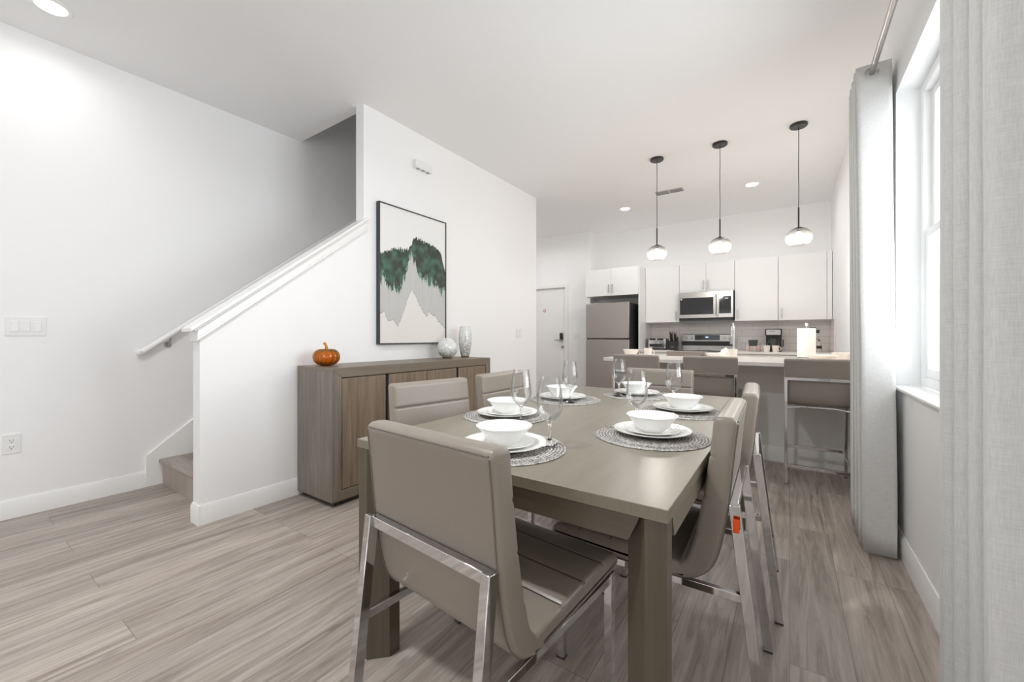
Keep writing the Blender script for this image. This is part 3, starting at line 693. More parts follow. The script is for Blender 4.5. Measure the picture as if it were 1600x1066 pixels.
def frosted(name, c_dark, dome):
    m, nt, b = newmat(name)
    tc = N(nt, 'ShaderNodeTexCoord'); n = N(nt, 'ShaderNodeTexNoise'); n.inputs['Scale'].default_value = 55; n.inputs['Detail'].default_value = 4; n.inputs['Roughness'].default_value = 0.7
    L(nt, tc.outputs['Object'], n.inputs['Vector'])
    sp = N(nt, 'ShaderNodeSeparateXYZ'); L(nt, tc.outputs['Object'], sp.inputs[0])
    mr = N(nt, 'ShaderNodeMapRange'); mr.inputs['From Min'].default_value = 0.0; mr.inputs['From Max'].default_value = dome; mr.inputs['To Min'].default_value = -0.12; mr.inputs['To Max'].default_value = 0.12
    L(nt, sp.outputs['Z'], mr.inputs['Value'])
    ad = N(nt, 'ShaderNodeMath', operation='ADD'); L(nt, n.outputs['Fac'], ad.inputs[0]); L(nt, mr.outputs['Result'], ad.inputs[1])
    cr = N(nt, 'ShaderNodeValToRGB'); e = cr.color_ramp.elements; e[0].position = 0.34; e[0].color = c_dark; e[1].position = 0.56; e[1].color = srgb(238, 239, 238)
    L(nt, ad.outputs[0], cr.inputs['Fac']); L(nt, cr.outputs['Color'], b.inputs['Base Color'])
    b.inputs['Roughness'].default_value = 0.15; b.inputs['Transmission Weight'].default_value = 0.12; b.inputs['Coat Weight'].default_value = 0.5
    return m
gold = plain('gold_base', srgb(170, 140, 90), 0.25, 0.8)
t = thing('round_vase', 'round mottled white and silver glass vase on the sideboard', 'vase', (-2.68, 2.83, SBH))
R = 0.096
pr = [(0, 0.002), (0.036, 0.002)]+[(R*math.sin(a), 0.097-R*0.97*math.cos(a)) for a in [math.radians(28+k*6.2) for k in range(21)]]
prof = pr+[(0.026, 0.192), (0.022, 0.186)]+[(max(0.02, (R-0.006)*math.sin(a)), 0.097-(R-0.006)*math.cos(a)) for a in [math.radians(150-k*8) for k in range(16)]]+[(0, 0.012)]
MB().lathe(prof, seg=48).build('body', frosted('mottled_glass_round', srgb(168, 168, 165), 0.12), t, smooth=60)
MB().lathe([(0, 0), (0.04, 0), (0.047, 0.012), (0.03, 0.018), (0, 0.018)], seg=32).build('base', gold, t)
t = thing('tall_vase', 'tall mottled white glass vase at the far end of the sideboard', 'vase', (-2.68, 3.085, SBH))
pr = [(0, 0.002), (0.036, 0.002), (0.045, 0.03), (0.056, 0.08), (0.063, 0.13), (0.066, 0.18), (0.064, 0.23), (0.057, 0.275), (0.048, 0.312), (0.044, 0.311), (0.053, 0.272), (0.060, 0.22), (0.061, 0.17), (0.057, 0.12), (0.045, 0.06), (0.03, 0.015), (0, 0.012)]
MB().lathe(pr, seg=48).build('body', frosted('mottled_glass_tall', srgb(160, 158, 154), 0.3), t, smooth=60)
MB().lathe([(0, 0), (0.038, 0), (0.043, 0.014), (0.03, 0.02), (0, 0.02)], seg=32).build('base', gold, t)

# ------------------------------------------------------------------ dining table
TX0, TX1, TY0, TY1, TZ = -1.248, -0.205, 0.865, 2.715, 0.755
tb = thing('dining_table', 'large grey-brown wooden dining table with square legs', 'table', ((TX0+TX1)/2, TY0, 0))
hw = (TX1-TX0)/2; TL_ = TY1-TY0
box(-hw, hw, 0, TL_, TZ-0.029, TZ).build('tabletop', M['table'], tb, bevel=0.0015)
az0, az1 = 0.668, TZ-0.0295
lg = 0.098
def apron_end(y, s_): # trapezoid ends, mitred down towards the legs
    return MB().prism([(-hw+0.060, az1), (hw-0.060, az1), (hw-0.085, az0), (-hw+0.085, az0)], 'y', y, y+s_*0.022)
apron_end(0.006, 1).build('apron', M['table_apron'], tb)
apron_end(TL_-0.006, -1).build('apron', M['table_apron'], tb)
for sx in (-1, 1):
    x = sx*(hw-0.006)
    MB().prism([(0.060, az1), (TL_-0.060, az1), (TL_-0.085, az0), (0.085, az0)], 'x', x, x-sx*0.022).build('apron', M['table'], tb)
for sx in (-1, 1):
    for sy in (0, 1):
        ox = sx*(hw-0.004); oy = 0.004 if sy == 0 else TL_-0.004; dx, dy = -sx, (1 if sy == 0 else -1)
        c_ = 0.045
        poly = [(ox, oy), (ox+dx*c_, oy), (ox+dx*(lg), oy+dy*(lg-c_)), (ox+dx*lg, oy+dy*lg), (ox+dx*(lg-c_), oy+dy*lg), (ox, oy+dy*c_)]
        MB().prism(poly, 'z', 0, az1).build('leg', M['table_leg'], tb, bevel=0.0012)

# ------------------------------------------------------------------ chairs
def catmull(P, step=0.012):
    out = []; n = len(P)
    for i in range(n-1):
        p0 = P[max(i-1, 0)]; p1 = P[i]; p2 = P[i+1]; p3 = P[min(i+2, n-1)]
        ln = math.dist(p1, p2); m = max(1, int(round(ln/step)))
        for k in range(m):
            t = k/m; t2, t3 = t*t, t*t*t
            out.append(tuple(0.5*((2*p1[a])+(-p0[a]+p2[a])*t+(2*p0[a]-5*p1[a]+4*p2[a]-p3[a])*t2+(-p0[a]+3*p1[a]-3*p2[a]+p3[a])*t3) for a in (0, 1)))
    out.append(P[-1]); return out
def padded(prof, width, r, grooves=(), gdepth=0.006, crown=0.0, segs=5, wtop=None):
    """closed (f,z) outline swept across x, rounded at both sides, with stitched grooves running across"""
    n = len(prof)
    area_ = sum(prof[i][0]*prof[(i+1) % n][1]-prof[(i+1) % n][0]*prof[i][1] for i in range(n))
    sg = 1 if area_ > 0 else -1
    nor = []
    for i in range(n):
        a, b3 = prof[i-1], prof[(i+1) % n]; tx, tz = b3[0]-a[0], b3[1]-a[1]; l_ = math.hypot(tx, tz) or 1
        nor.append((sg*tz/l_, -sg*tx/l_))
    mb = MB(); h = width/2
    xs = []
    for k in range(segs+1):
        a = math.pi/2*k/segs; xs.append((-h+r*(1-math.sin(a)), r*(1-math.cos(a))))
    xs = xs[::-1]; xs = [(-h+r*(1-math.cos(a)), r*(1-math.sin(a))) for a in [math.pi/2*k/segs for k in range(segs+1)]]
    full = xs+[(-h*0.5, 0), (0, 0), (h*0.5, 0)]+[(-x, o) for x, o in reversed(xs)]
    for x, off in full:
        for i, (f, z) in enumerate(prof):
            gd = 0
            for (gf, gz) in grooves:
                dd = math.hypot(f-gf, z-gz)
                gd = max(gd, gdepth*math.exp(-(dd/0.0055)**2))
            cr = crown*(1-(x/h)**2)
            q = off+gd-(cr if False else 0)
            mb.v.append((x, f-nor[i][0]*q, z-nor[i][1]*q))
    m = len(full)
    for k in range(m-1):
        for i in range(n):
            j = (i+1) % n; mb.f.append((k*n+i, k*n+j, (k+1)*n+j, (k+1)*n+i))
    mb.f.append(tuple(range(n))); mb.f.append(tuple(range((m-1)*n, m*n))[::-1])
    return mb
# outlines in (f, z): f = forward from the chrome bar at the back
back_rear = [(-0.022, 0.870), (-0.012, 0.78), (0.000, 0.655), (0.012, 0.57), (0.030, 0.49), (0.052, 0.447), (0.085, 0.418), (0.125, 0.406)]
back_low = [(0.160, 0.404), (0.160, 0.430)]
back_front = [(0.135, 0.446), (0.112, 0.466), (0.094, 0.52), (0.073, 0.62), (0.060, 0.70), (0.048, 0.79), (0.040, 0.868)]
back_top = [(0.037, 0.879), (0.029, 0.886), (0.010, 0.888), (-0.008, 0.887), (-0.018, 0.881)]
bo = catmull(back_rear)+back_low+catmull(back_front, 0.003)+back_top
seat_o = [(0.105, 0.4125), (0.13, 0.4065), (0.20, 0.404), (0.30, 0.408), (0.40, 0.414), (0.50, 0.420), (0.533, 0.424)]
seat_f = [(0.543, 0.432), (0.545, 0.446), (0.538, 0.458), (0.52, 0.466), (0.48, 0.471), (0.42, 0.473), (0.34, 0.469), (0.26, 0.463), (0.20, 0.458), (0.150, 0.453), (0.125, 0.449)]
so_ = catmull(seat_o)+catmull(seat_f, 0.003)+[(0.108, 0.440)]
CW = 0.452
def chair():
    t = thing('dining_chair', None, 'chair', group='taupe leather dining chairs around the table')
    bk = padded(bo, CW, 0.014, grooves=[(0.0500, 0.775), (0.066, 0.66), (0.0880, 0.545)], gdepth=0.004).build('backrest', M['leather'], t, smooth=50)
    st_ = padded(so_, CW-0.0006, 0.014, grooves=[(0.235, 0.461), (0.340, 0.469), (0.445, 0.4725)], gdepth=0.005).build('seat', M['leather'], t, smooth=50)
    pp = MB()
    for s_ in (-1, 1):
        line = catmull(back_rear, 0.02)+catmull(seat_o[1:], 0.03)
        pp.tube([(s_*(CW/2-0.010), f-0.0, z) for f, z in line], 0.0022, 6)
    for s_ in (-1, 1): pp.tube([(s_*(CW/2-0.0045), f, z-0.008) for f, z in catmull(seat_f[3:], 0.03)], 0.0016, 6)
    pp.tube([(x, -0.0215, 0.876) for x in (-CW/2+0.012, 0, CW/2-0.012)], 0.002, 6)
    pp.build('piping', M['thread'], bk)
    hx = CW/2-0.010
    for nm, par, gs in (('back_seams', bk, ((0.0478, 0.775), (0.0638, 0.66), (0.0858, 0.545))), ('seat_seams', st_, ((0.235, 0.4580), (0.340, 0.4660), (0.445, 0.4695)))):
        sm = MB()
        for gf, gz in gs: sm.tube([(-hx, gf, gz), (hx, gf, gz)], 0.0011, 5)
        sm.build(nm, M['seam'], par)
    wb, zb_ = 0.442/2, 0.645
    lw, ld = 0.030, 0.020
    # cross bar hugging the back
    MB().bar((-wb+lw/2, -0.0105, zb_-0.013), (wb-lw/2, -0.0105, zb_-0.013), 0.020, 0.026, (0, 1, 0)).build('back_bar', M['chrome'], t, bevel=0.0015)
    for s_ in (-1, 1):
        x = s_*(wb-0.012)
        l1 = MB().bar((x, -0.012, zb_+0.0), (x, -0.087, 0.004), 0.024, 0.028, (1, 0, 0)).build('leg', M['chrome'], t, bevel=0.0015)
        l2 = MB().bar((x, 0.515, 0.412), (x, 0.515, 0.004), 0.024, 0.026, (1, 0, 0)).build('leg', M['chrome'], t, bevel=0.0015)
        MB().bar((x, -0.040, 0.393), (x, 0.515, 0.393), 0.018, 0.022, (1, 0, 0)).build('side_rail', M['chrome'], t, bevel=0.0015)
        box(x-0.013, x+0.013, -0.101, -0.073, 0, 0.006).build('foot_pad', M['rubber'], l1)
        box(x-0.013, x+0.013, 0.501, 0.529, 0, 0.006).build('foot_pad', M['rubber'], l2)
    return t
ch0 = chair()
spots = [(-0.696, 0.667, -0.087, 'taupe leather dining chair at the near end of the table, seen from behind'),
         (-0.144, 1.485, 1.598, 'taupe leather dining chair on the window side of the table, nearer one'),
         (-0.132, 2.09, 1.627, 'taupe leather dining chair on the window side of the table, farther one'),
         (-1.535, 1.49, -math.pi/2-0.18, 'taupe leather dining chair on the sideboard side of the table, nearer one'),
         (-1.535, 2.10, -math.pi/2, 'taupe leather dining chair on the sideboard side of the table, farther one'),
         (-0.755, 2.93, math.pi, 'taupe leather dining chair at the far end of the table facing the viewer')]
for i, (x, y, r, lb) in enumerate(spots):
    if i == 0: ch0.location = (x, y, 0); ch0.rotation_euler = (0,0,r); ch0['label'] = lb; c = ch0
    else: c = dup(ch0, lb, (x, y, 0), r)
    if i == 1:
        MB().box(-0.2335-0.0005, -0.2325, -0.026, -0.010, 0.578, 0.615).build('orange_patch', M['orange'], c)['label'] = 'orange patch on the chrome frame'  # small flat orange patch on one rear leg

# ------------------------------------------------------------------ bar stools
s_rear = [(-0.030, 0.935), (-0.018, 0.87), (-0.008, 0.78), (0.0, 0.68), (0.012, 0.63), (0.035, 0.600), (0.070, 0.590)]
s_out = catmull(s_rear)+[(0.12, 0.590), (0.12, 0.655)]+catmull([(0.10, 0.665), (0.075, 0.685), (0.060, 0.74), (0.046, 0.82), (0.028, 0.93)], 0.008)+[(0.018, 0.945), (-0.003, 0.951), (-0.022, 0.946)]
st_out = catmull([(0.10, 0.590), (0.25, 0.592), (0.39, 0.598)])+catmull([(0.405, 0.610), (0.405, 0.635), (0.39, 0.650), (0.34, 0.656), (0.22, 0.658), (0.10, 0.660)], 0.01)
def stool():
    t = thing('bar_stool', None, 'bar stool', group='taupe bar stools at the kitchen island')
    padded(s_out, 0.415, 0.014).build('backrest', M['stool_fabric'], t, smooth=50)
    padded(st_out, 0.41, 0.014).build('seat', M['stool_fabric'], t, smooth=50)
    wb = 0.205
    MB().bar((-wb, -0.016, 0.795), (wb, -0.016, 0.795), 0.016, 0.022, (0, 1, 0)).build('back_bar', M['chrome'], t, bevel=0.0015)
    for s_ in (-1, 1):
        x = s_*(wb-0.010)
        l1 = MB().bar((x, -0.022, 0.80), (x, -0.040, 0.003), 0.020, 0.024, (1, 0, 0)).build('leg', M['chrome'], t, bevel=0.0015)
        l2 = MB().bar((x, 0.385, 0.60), (x, 0.395, 0.003), 0.020, 0.024, (1, 0, 0)).build('leg', M['chrome'], t, bevel=0.0015)
        MB().bar((x, -0.03, 0.578), (x, 0.385, 0.578), 0.016, 0.022, (1, 0, 0)).build('side_rail', M['chrome'], t, bevel=0.0015)
        MB().bar((x, -0.034, 0.165), (x, 0.392, 0.165), 0.014, 0.02, (1, 0, 0)).build('side_rail', M['chrome'], t, bevel=0.0015)
        box(x-0.011, x+0.011, -0.053, -0.027, 0, 0.005).build('foot_pad', M['rubber'], l1)
        box(x-0.011, x+0.011, 0.382, 0.408, 0, 0.005).build('foot_pad', M['rubber'], l2)
    MB().bar((-wb+0.02, 0.393, 0.20), (wb-0.02, 0.393, 0.20), 0.02, 0.02, (0, 1, 0)).build('footrest', M['chrome'], t, bevel=0.0015)
    MB().bar((-wb+0.02, -0.037, 0.140), (wb-0.02, -0.037, 0.140), 0.016, 0.022, (0, 1, 0)).build('rear_rail', M['chrome'], t, bevel=0.0015)
    MB().tube([(-wb+0.01, -0.02, 0.578), (-0.1, 0.05, 0.580), (0.1, 0.05, 0.580), (wb-0.01, -0.02, 0.578)], 0.008, 8).build('seat_brace', M['chrome'], t)
    return t
s0 = stool()
for i, (x, lb) in enumerate(((-1.175, 'taupe bar stool at the left end of the island, behind the table'), (-0.553, 'taupe bar stool at the middle of the island'), (0.172, 'taupe bar stool at the island next to the curtain'))):
    if i == 0: s0.location = (x, 3.74, 0); s0['label'] = lb
    else: dup(s0, lb, (x, 3.74, 0))

# ------------------------------------------------------------------ table settings
def placemat():
    prof = [(0, 0)]+[(0.193, 0.0), (0.196, 0.0015), (0.194, 0.0036)]
    n = 22
    for k in range(n*3):
        r = 0.192*(1-k/(n*3)); prof.append((r, 0.0030+0.0008*math.cos(k*2*math.pi/3)))
    prof.append((0, 0.0032))
    return MB().lathe(prof, seg=72).build('placemat', M['mat'], smooth=60)
pm = placemat()
places = [  # key, mat, plate, glass
    ('in front of the chair at the near end', (-0.755, 1.065), (-0.756, 1.061), (-0.644, 1.159)),
    ('on the sideboard side, nearer the viewer', (-1.055, 1.50), (-1.052, 1.50), (-0.903, 1.385)),
    ('on the sideboard side, farther from the viewer', (-1.05, 2.07), (-1.079, 2.085), (-0.977, 1.983)),
    ('at the far end of the table', (-0.77, 2.46), (-0.779, 2.495), (-0.842, 2.364)),
    ('on the window side, farther from the viewer', (-0.41, 2.055), (-0.424, 2.071), (-0.498, 2.222)),
    ('on the window side, nearer the viewer', (-0.41, 1.48), (-0.413, 1.505), (-0.508, 1.632))]
plate_prof = [(0, 0), (0.075, 0), (0.080, 0.001), (0.092, 0.006), (0.128, 0.0165), (0.1345, 0.018), (0.1345, 0.0205), (0.128, 0.0200), (0.092, 0.0105), (0.082, 0.006), (0.05, 0.0048), (0, 0.0048)]
salad_prof = [(0, 0), (0.055, 0), (0.060, 0.001), (0.070, 0.005), (0.093, 0.013), (0.098, 0.0142), (0.098, 0.0165), (0.092, 0.0160), (0.070, 0.009), (0.060, 0.005), (0, 0.0045)]
bowl_prof = [(0, 0.0), (0.036, 0.0), (0.038, 0.003), (0.048, 0.008), (0.060, 0.020), (0.071, 0.038), (0.080, 0.051), (0.090, 0.0585), (0.0905, 0.0605), (0.088, 0.0612), (0.078, 0.055), (0.068, 0.041), (0.057, 0.023), (0.045, 0.011), (0.03, 0.006), (0, 0.005)]
glass_prof = [(0, 0), (0.034, 0), (0.0365, 0.0012), (0.035, 0.0028), (0.02, 0.006), (0.009, 0.013), (0.0052, 0.024), (0.0042, 0.045), (0.0045, 0.062), (0.008, 0.073),
              (0.020, 0.081), (0.033, 0.095), (0.0415, 0.113), (0.0435, 0.131), (0.0415, 0.156), (0.0370, 0.190), (0.0330, 0.221), (0.0322, 0.2225), (0.0314, 0.221), (0.0354, 0.190), (0.0400, 0.156), (0.0420, 0.131), (0.0400, 0.114), (0.0315, 0.097), (0.018, 0.0845), (0.006, 0.0785), (0, 0.0775)]
pl = MB().lathe(plate_prof, seg=64).build('dinner_plate', M['porcelain'], smooth=50)
sa = MB().lathe(salad_prof, seg=56).build('salad_plate', M['porcelain'], smooth=50)
bw = MB().lathe(bowl_prof, seg=56).build('bowl', M['porcelain'], smooth=50)
cup_prof = glass_prof[9:25]+[(0.013, 0.0755)]
wg = thing('wine_glass', None, None)
MB().lathe([(0, 0)]+glass_prof[1:10]+[(0.0115, 0.0755), (0.008, 0.079), (0, 0.0795)], seg=40).build('stem', M['glass'], wg, smooth=60)
MB().lathe([(0.0116, 0.0755)]+glass_prof[10:24]+[(0.0115, 0.0805)], seg=48).build('glass_cup', M['cup'], wg, smooth=60)
def put(src, i, cat, group, lb, loc):
    if i == 0: o = src
    else: o = dup(src, lb, loc)
    o['label'] = lb; o['category'] = cat; o['group'] = group; o.location = loc
for i, (key, m_, p_, g_) in enumerate(places):
    put(pm, i, 'placemat', 'round woven placemats on the dining table', 'round grey woven placemat '+key, (m_[0], m_[1], TZ))
    zt = TZ+0.0035
    put(pl, i, 'plate', 'dinner plates on the placemats', 'white dinner plate under a bowl, '+key, (p_[0], p_[1], zt))
    put(sa, i, 'plate', 'salad plates on the dinner plates', 'small white plate between plate and bowl, '+key, (p_[0], p_[1], zt+0.0050))
    put(bw, i, 'bowl', 'white bowls on the place settings', 'white bowl on top of plates, '+key, (p_[0], p_[1], zt+0.0097))
    on_mat = math.hypot(g_[0]-m_[0], g_[1]-m_[1]) < 0.16
    put(wg, i, 'wine glass', 'wine glasses on the dining table', 'clear stemmed wine glass, '+key, (g_[0], g_[1], TZ+(0.0036 if on_mat else 0.0)))

# ------------------------------------------------------------------ curtains
def curtain(name, label, path_top, path_bot, z0, z1, loc):
    t = thing(name, label, 'curtain', loc)
    rows = 26; mb = MB(); pt_, pb = catmull(path_top, 0.012), None
    n = len(pt_)
    # bottom path resampled to the same count
    pbc = catmull(path_bot, 0.004); pb = [pbc[int(round(i*(len(pbc)-1)/(n-1)))] for i in range(n)]
    for j in range(rows+1):
        v = j/rows; z = z0+(z1-z0)*v; k = v**1.3
        for i in range(n):
            wob = 0.004*noise.noise(Vector((i*0.12, z*1.6, 2)))
            mb.v.append((pb[i][0]*(1-k)+pt_[i][0]*k+wob, pb[i][1]*(1-k)+pt_[i][1]*k+wob, z))
    for j in range(rows):
        for i in range(n-1):
            a = j*n+i; mb.f.append((a, a+1, a+n+1, a+n))
    o = mb.build('cloth', M['linen'], t, smooth=80)
    s = o.modifiers.new('s', 'SOLIDIFY'); s.thickness = 0.003; s.offset = 0
    return t
def zig(y0, dy, n, xa, xb, first_b=False):
    """folds running across the rod; rounded turns"""
    p = []
    for k in range(n):
        y = y0+k*dy
        a, b = (xa, xb) if (k % 2 == 0) != first_b else (xb, xa)
        p += [(a, y+0.006), (a+(b-a)*0.12, y), (a+(b-a)*0.88, y), (b, y+0.006)]
    return p
RODX, RODZ = 0.37, 2.555
far_top = zig(2.945, 0.045, 8, 0.305, 0.452)
far_bot = zig(2.735, 0.070, 8, 0.310, 0.440)
fc = curtain('curtain', 'pale grey linen curtain panel bunched at the far side of the window', far_top, far_bot, 0.012, 2.605, (0, 0, 0))
near_top = [(0.458, 1.098), (0.40, 1.096), (0.31, 1.092), (0.297, 1.106), (0.31, 1.122), (0.42, 1.128), (0.436, 1.140), (0.42, 1.152), (0.31, 1.160), (0.297, 1.176), (0.31, 1.194), (0.42, 1.205), (0.436, 1.220), (0.42, 1.234),
            (0.31, 1.250), (0.297, 1.267), (0.31, 1.286), (0.42, 1.298), (0.436, 1.312), (0.42, 1.328), (0.31, 1.345), (0.300, 1.362), (0.31, 1.378), (0.44, 1.39)]
nc = curtain('curtain', 'linen curtain panel at the right edge, nearest the viewer', near_top, near_top, 0.012, 2.605, (0, 0, 0))
for c_, y in ((fc, 2.945), (nc, 1.111)):
    c_['group'] = 'linen curtains on the window rod'
    MB().tube([(RODX+0.027*math.cos(a*math.pi/12), y-0.003, RODZ+0.027*math.sin(a*math.pi/12)) for a in range(24)], 0.006, 8, closed=True).build('grommet', M['nickel'], c_)
rod = thing('curtain_rod', 'brushed silver curtain rod above the window', 'curtain rod', (RODX, 0.9, RODZ))
MB().tube([(0, 0, 0), (0, 2.46, 0)], 0.0135, 20).build('pole', M['brushed'], rod)
for y in (0.02, 2.42): MB().tube([(0, y, 0), (RW-RODX, y, 0)], 0.007, 10).tube([(RW-RODX-0.006, y, 0), (RW-RODX, y, 0)], 0.022, 16).build('bracket', M['brushed'], rod)
for y in (-0.02, 2.48): MB().lathe([(0, -0.02), (0.018, -0.02), (0.018, 0.02), (0, 0.02)], (0, y, 0), seg=16).build('finial', M['brushed'], rod)

# ------------------------------------------------------------------ island
IX0, IZ = -1.551, 0.905
isl = thing('kitchen_island', 'white kitchen island base with tall baseboard beneath the counter', 'kitchen island', (0, 4.33, 0))
box(-1.45, RW-0.016, 0, 0.56, 0, IZ-0.033).build('body', M['island'], isl)
MB().prism([(-a, b) for a, b in bb_profile(0.13, 0.014)], 'x', -1.464, RW-0.016).build('base_trim', M['island'], isl)
MB().box(-1.45, RW-0.016, -0.012, 0, IZ-0.12, IZ-0.033).box(-1.45, RW-0.016, -0.020, 0, IZ-0.128, IZ-0.118).build('top_trim', M['island'], isl, bevel=0.002)
ct = thing('island_countertop', 'pale quartz worktop of the kitchen island', 'countertop', (0, 3.90, IZ))
box(IX0, RW-0.001, 0, 1.05, -0.033, 0).build('slab', M['quartz'], ct, bevel=0.003)

# ------------------------------------------------------------------ kitchen cabinets
def handle(mb_parent, x, z0, z1, y):
    h = MB().box(x-0.005, x+0.005, y-0.034, y-0.024, z0, z1).box(x-0.004, x+0.004, y-0.025, y, z0+0.012, z0+0.02).box(x-0.004, x+0.004, y-0.025, y, z1-0.02, z1-0.012)
    return h.build('handle', M['nickel'], mb_parent, bevel=0.0015)
YU = 6.87; ZU0, ZU1 = 1.35, 2.262
def upper(x0, x1, z0, z1, yf, doors, label, yb=YK):
    t = thing('wall_cabinet', label, 'cabinet', (x0, yf, z0), group='white wall cabinets over the kitchen counter')
    W_ = x1-x0
    box(0.0015, W_-0.0015, 0.02, yb-yf-0.0005, 0, z1-z0).build('body', M['cabinet'], t)
    for (a, b2, hx, hz0, hz1) in doors:
        d_ = box(a+0.0018, b2-0.0018, 0, 0.019, 0.001, z1-z0-0.001).build('door', M['cabinet'], t, bevel=0.0015)
        if hx is not None: handle(d_, hx, hz0, hz1, 0)
    return t
upper(-1.990, -1.458, ZU0, ZU1, YU, [(0, 0.532, 0.49, 0.03, 0.17)], 'white wall cabinet between fridge and microwave')
upper(-1.456, -0.678, 1.812, ZU1, YU, [(0, 0.389, 0.355, 0.04, 0.18), (0.389, 0.778, 0.423, 0.04, 0.18)], 'short white two-door wall cabinet above the microwave')
upper(-0.676, -0.134, ZU0, ZU1, YU, [(0, 0.542, 0.04, 0.03, 0.17)], 'white wall cabinet just right of the microwave')
upper(-0.132, 0.470, ZU0, ZU1, YU, [(0, 0.543, 0.04, 0.03, 0.17), (0.547, 0.602, None, 0, 0)], 'white wall cabinet in the corner by the right wall')
# fridge surround
t = upper(-2.93, -2.012, 1.806, ZU1, 6.55, [(0, 0.459, 0.43, 0.05, 0.19), (0.459, 0.918, 0.488, 0.05, 0.19)], 'deep white two-door cabinet above the fridge')
tag(box(-2.011, -1.992, 6.55, YK-0.0005, 0, ZU1).build('end_panel', M['cabinet']), 'tall white panel on the right side of the fridge', 'panel')
# base cabinets and counter
def base(x0, x1, label, nd):
    t = thing('base_cabinet', label, 'cabinet', (x0, 6.58, 0))
    W_ = x1-x0
    MB().box(0, W_, 0.02, YK-6.58-0.001, 0.1, IZ-0.034).box(0, W_, 0.07, YK-6.58-0.001, 0, 0.1).build('body', M['cabinet'], t)
    for k in range(nd):
        a, b2 = W_*k/nd, W_*(k+1)/nd
        d_ = box(a+0.002, b2-0.002, 0, 0.019, 0.11, 0.69).build('door', M['cabinet'], t, bevel=0.0015); handle(d_, a+0.04, 0.54, 0.67, 0)
        dr = box(a+0.002, b2-0.002, 0, 0.019, 0.70, IZ-0.040).build('drawer', M['cabinet'], t, bevel=0.0015)
        MB().box((a+b2)/2-0.06, (a+b2)/2+0.06, -0.032, -0.022, 0.775, 0.785).box((a+b2)/2-0.05, (a+b2)/2-0.04, -0.023, 0, 0.776, 0.784).box((a+b2)/2+0.04, (a+b2)/2+0.05, -0.023, 0, 0.776, 0.784).build('handle', M['nickel'], dr)
base(-1.990, -1.472, 'white base cabinet between fridge and range', 1)
base(-0.70, 0.458, 'white base cabinets right of the range', 2)
for (a, b2, lb) in ((-1.990, -1.471, 'short quartz worktop between fridge and range'), (-0.701, RW-0.001, 'long quartz worktop right of the range')):
    tag(box(0, b2-a, 0, YK-6.55-0.001, -0.033, 0).build('countertop', M['quartz'], bevel=0.003), lb, 'countertop', loc=(a, 6.55, IZ))
MB().box(-1.990, RW-0.001, YK-0.008, YK-0.0002, IZ, ZU0+0.0).build('trim_3', M['tile'], kind=S)
MB().box(RW-0.008, RW-0.0002, 6.55, YK-0.008, IZ, ZU0).build('trim_4', M['tile'], kind=S)

# ------------------------------------------------------------------ fridge
fr = thing('refrigerator', 'stainless steel fridge with top freezer beside the entry door', 'refrigerator', (-2.10, 6.35, 0))
FWD = 0.735
box(-FWD+0.004, -0.004, 0.06, 0.84, 0.02, 1.665).build('cabinet_body', M['charcoal'], fr, bevel=0.004)
fd = box(-FWD, 0, 0, 0.058, 1.092, 1.672).build('freezer_door', M['fridge'], fr, bevel=0.006, seg=3)
box(-0.10, -0.05, -0.0007, 0, 1.60, 1.612).build('badge', M['nickel'], fd)
rd = box(-FWD, 0, 0, 0.058, 0.06, 1.070).build('fridge_door', M['fridge'], fr, bevel=0.006, seg=3)
box(-FWD+0.01, -0.04, 0.012, 0.05, 1.070, 1.092).build('handle_recess', M['dark'], fr)
MB().box(-FWD+0.01, -0.05, 0.002, 0.02, 1.058, 1.0695).build('grip_strip', M['nickel'], rd)
box(-FWD+0.02, -0.02, 0.03, 0.8, 0, 0.055).build('kick_plate', M['black'], fr)

# ------------------------------------------------------------------ microwave
mw = thing('microwave', 'stainless over-the-range microwave with black glass door', 'microwave', (-1.452, 6.80, 1.386))
MWW, MWH = 0.765, 0.424
box(0.003, MWW-0.003, 0.03, 0.399, 0.0, MWH).build('case', M['charcoal'], mw, bevel=0.002)
dd = box(0, MWW*0.735, 0, 0.029, 0.02, MWH-0.002).build('door', M['brushed'], mw, bevel=0.003)
box(0.02, 0.500, -0.002, 0.0, 0.075, 0.335).build('door_window', M['blackglass'], dd)
MB().tube([(0.532, -0.04, 0.05), (0.532, -0.045, 0.2), (0.532, -0.04, 0.37)], 0.012, 12).tube([(0.532, 0.0, 0.06), (0.532, -0.04, 0.06)], 0.007, 8).tube([(0.532, 0.0, 0.36), (0.532, -0.04, 0.36)], 0.007, 8).build('handle', M['brushed'], dd)
box(0.03, 0.052, -0.003, -0.002, 0.305, 0.328).build('energy_sticker', M['plate_white'], dd)
cpn = box(MWW*0.735+0.002, MWW, 0, 0.029, 0.02, MWH-0.002).build('control_panel', M['brushed'], mw, bevel=0.003)
box(MWW*0.735+0.012, MWW-0.03, -0.002, 0, 0.08, 0.335).build('keypad', M['blackglass'], cpn)
box(MWW-0.11, MWW-0.065, -0.003, -0.002, 0.302, 0.312).build('clock_display', emit('display_white', (0.8, 0.85, 0.9, 1), 0.6), cpn)
box(0.01, MWW-0.01, 0.005, 0.3, -0.012, 0.0).build('vent_base', M['black'], mw)

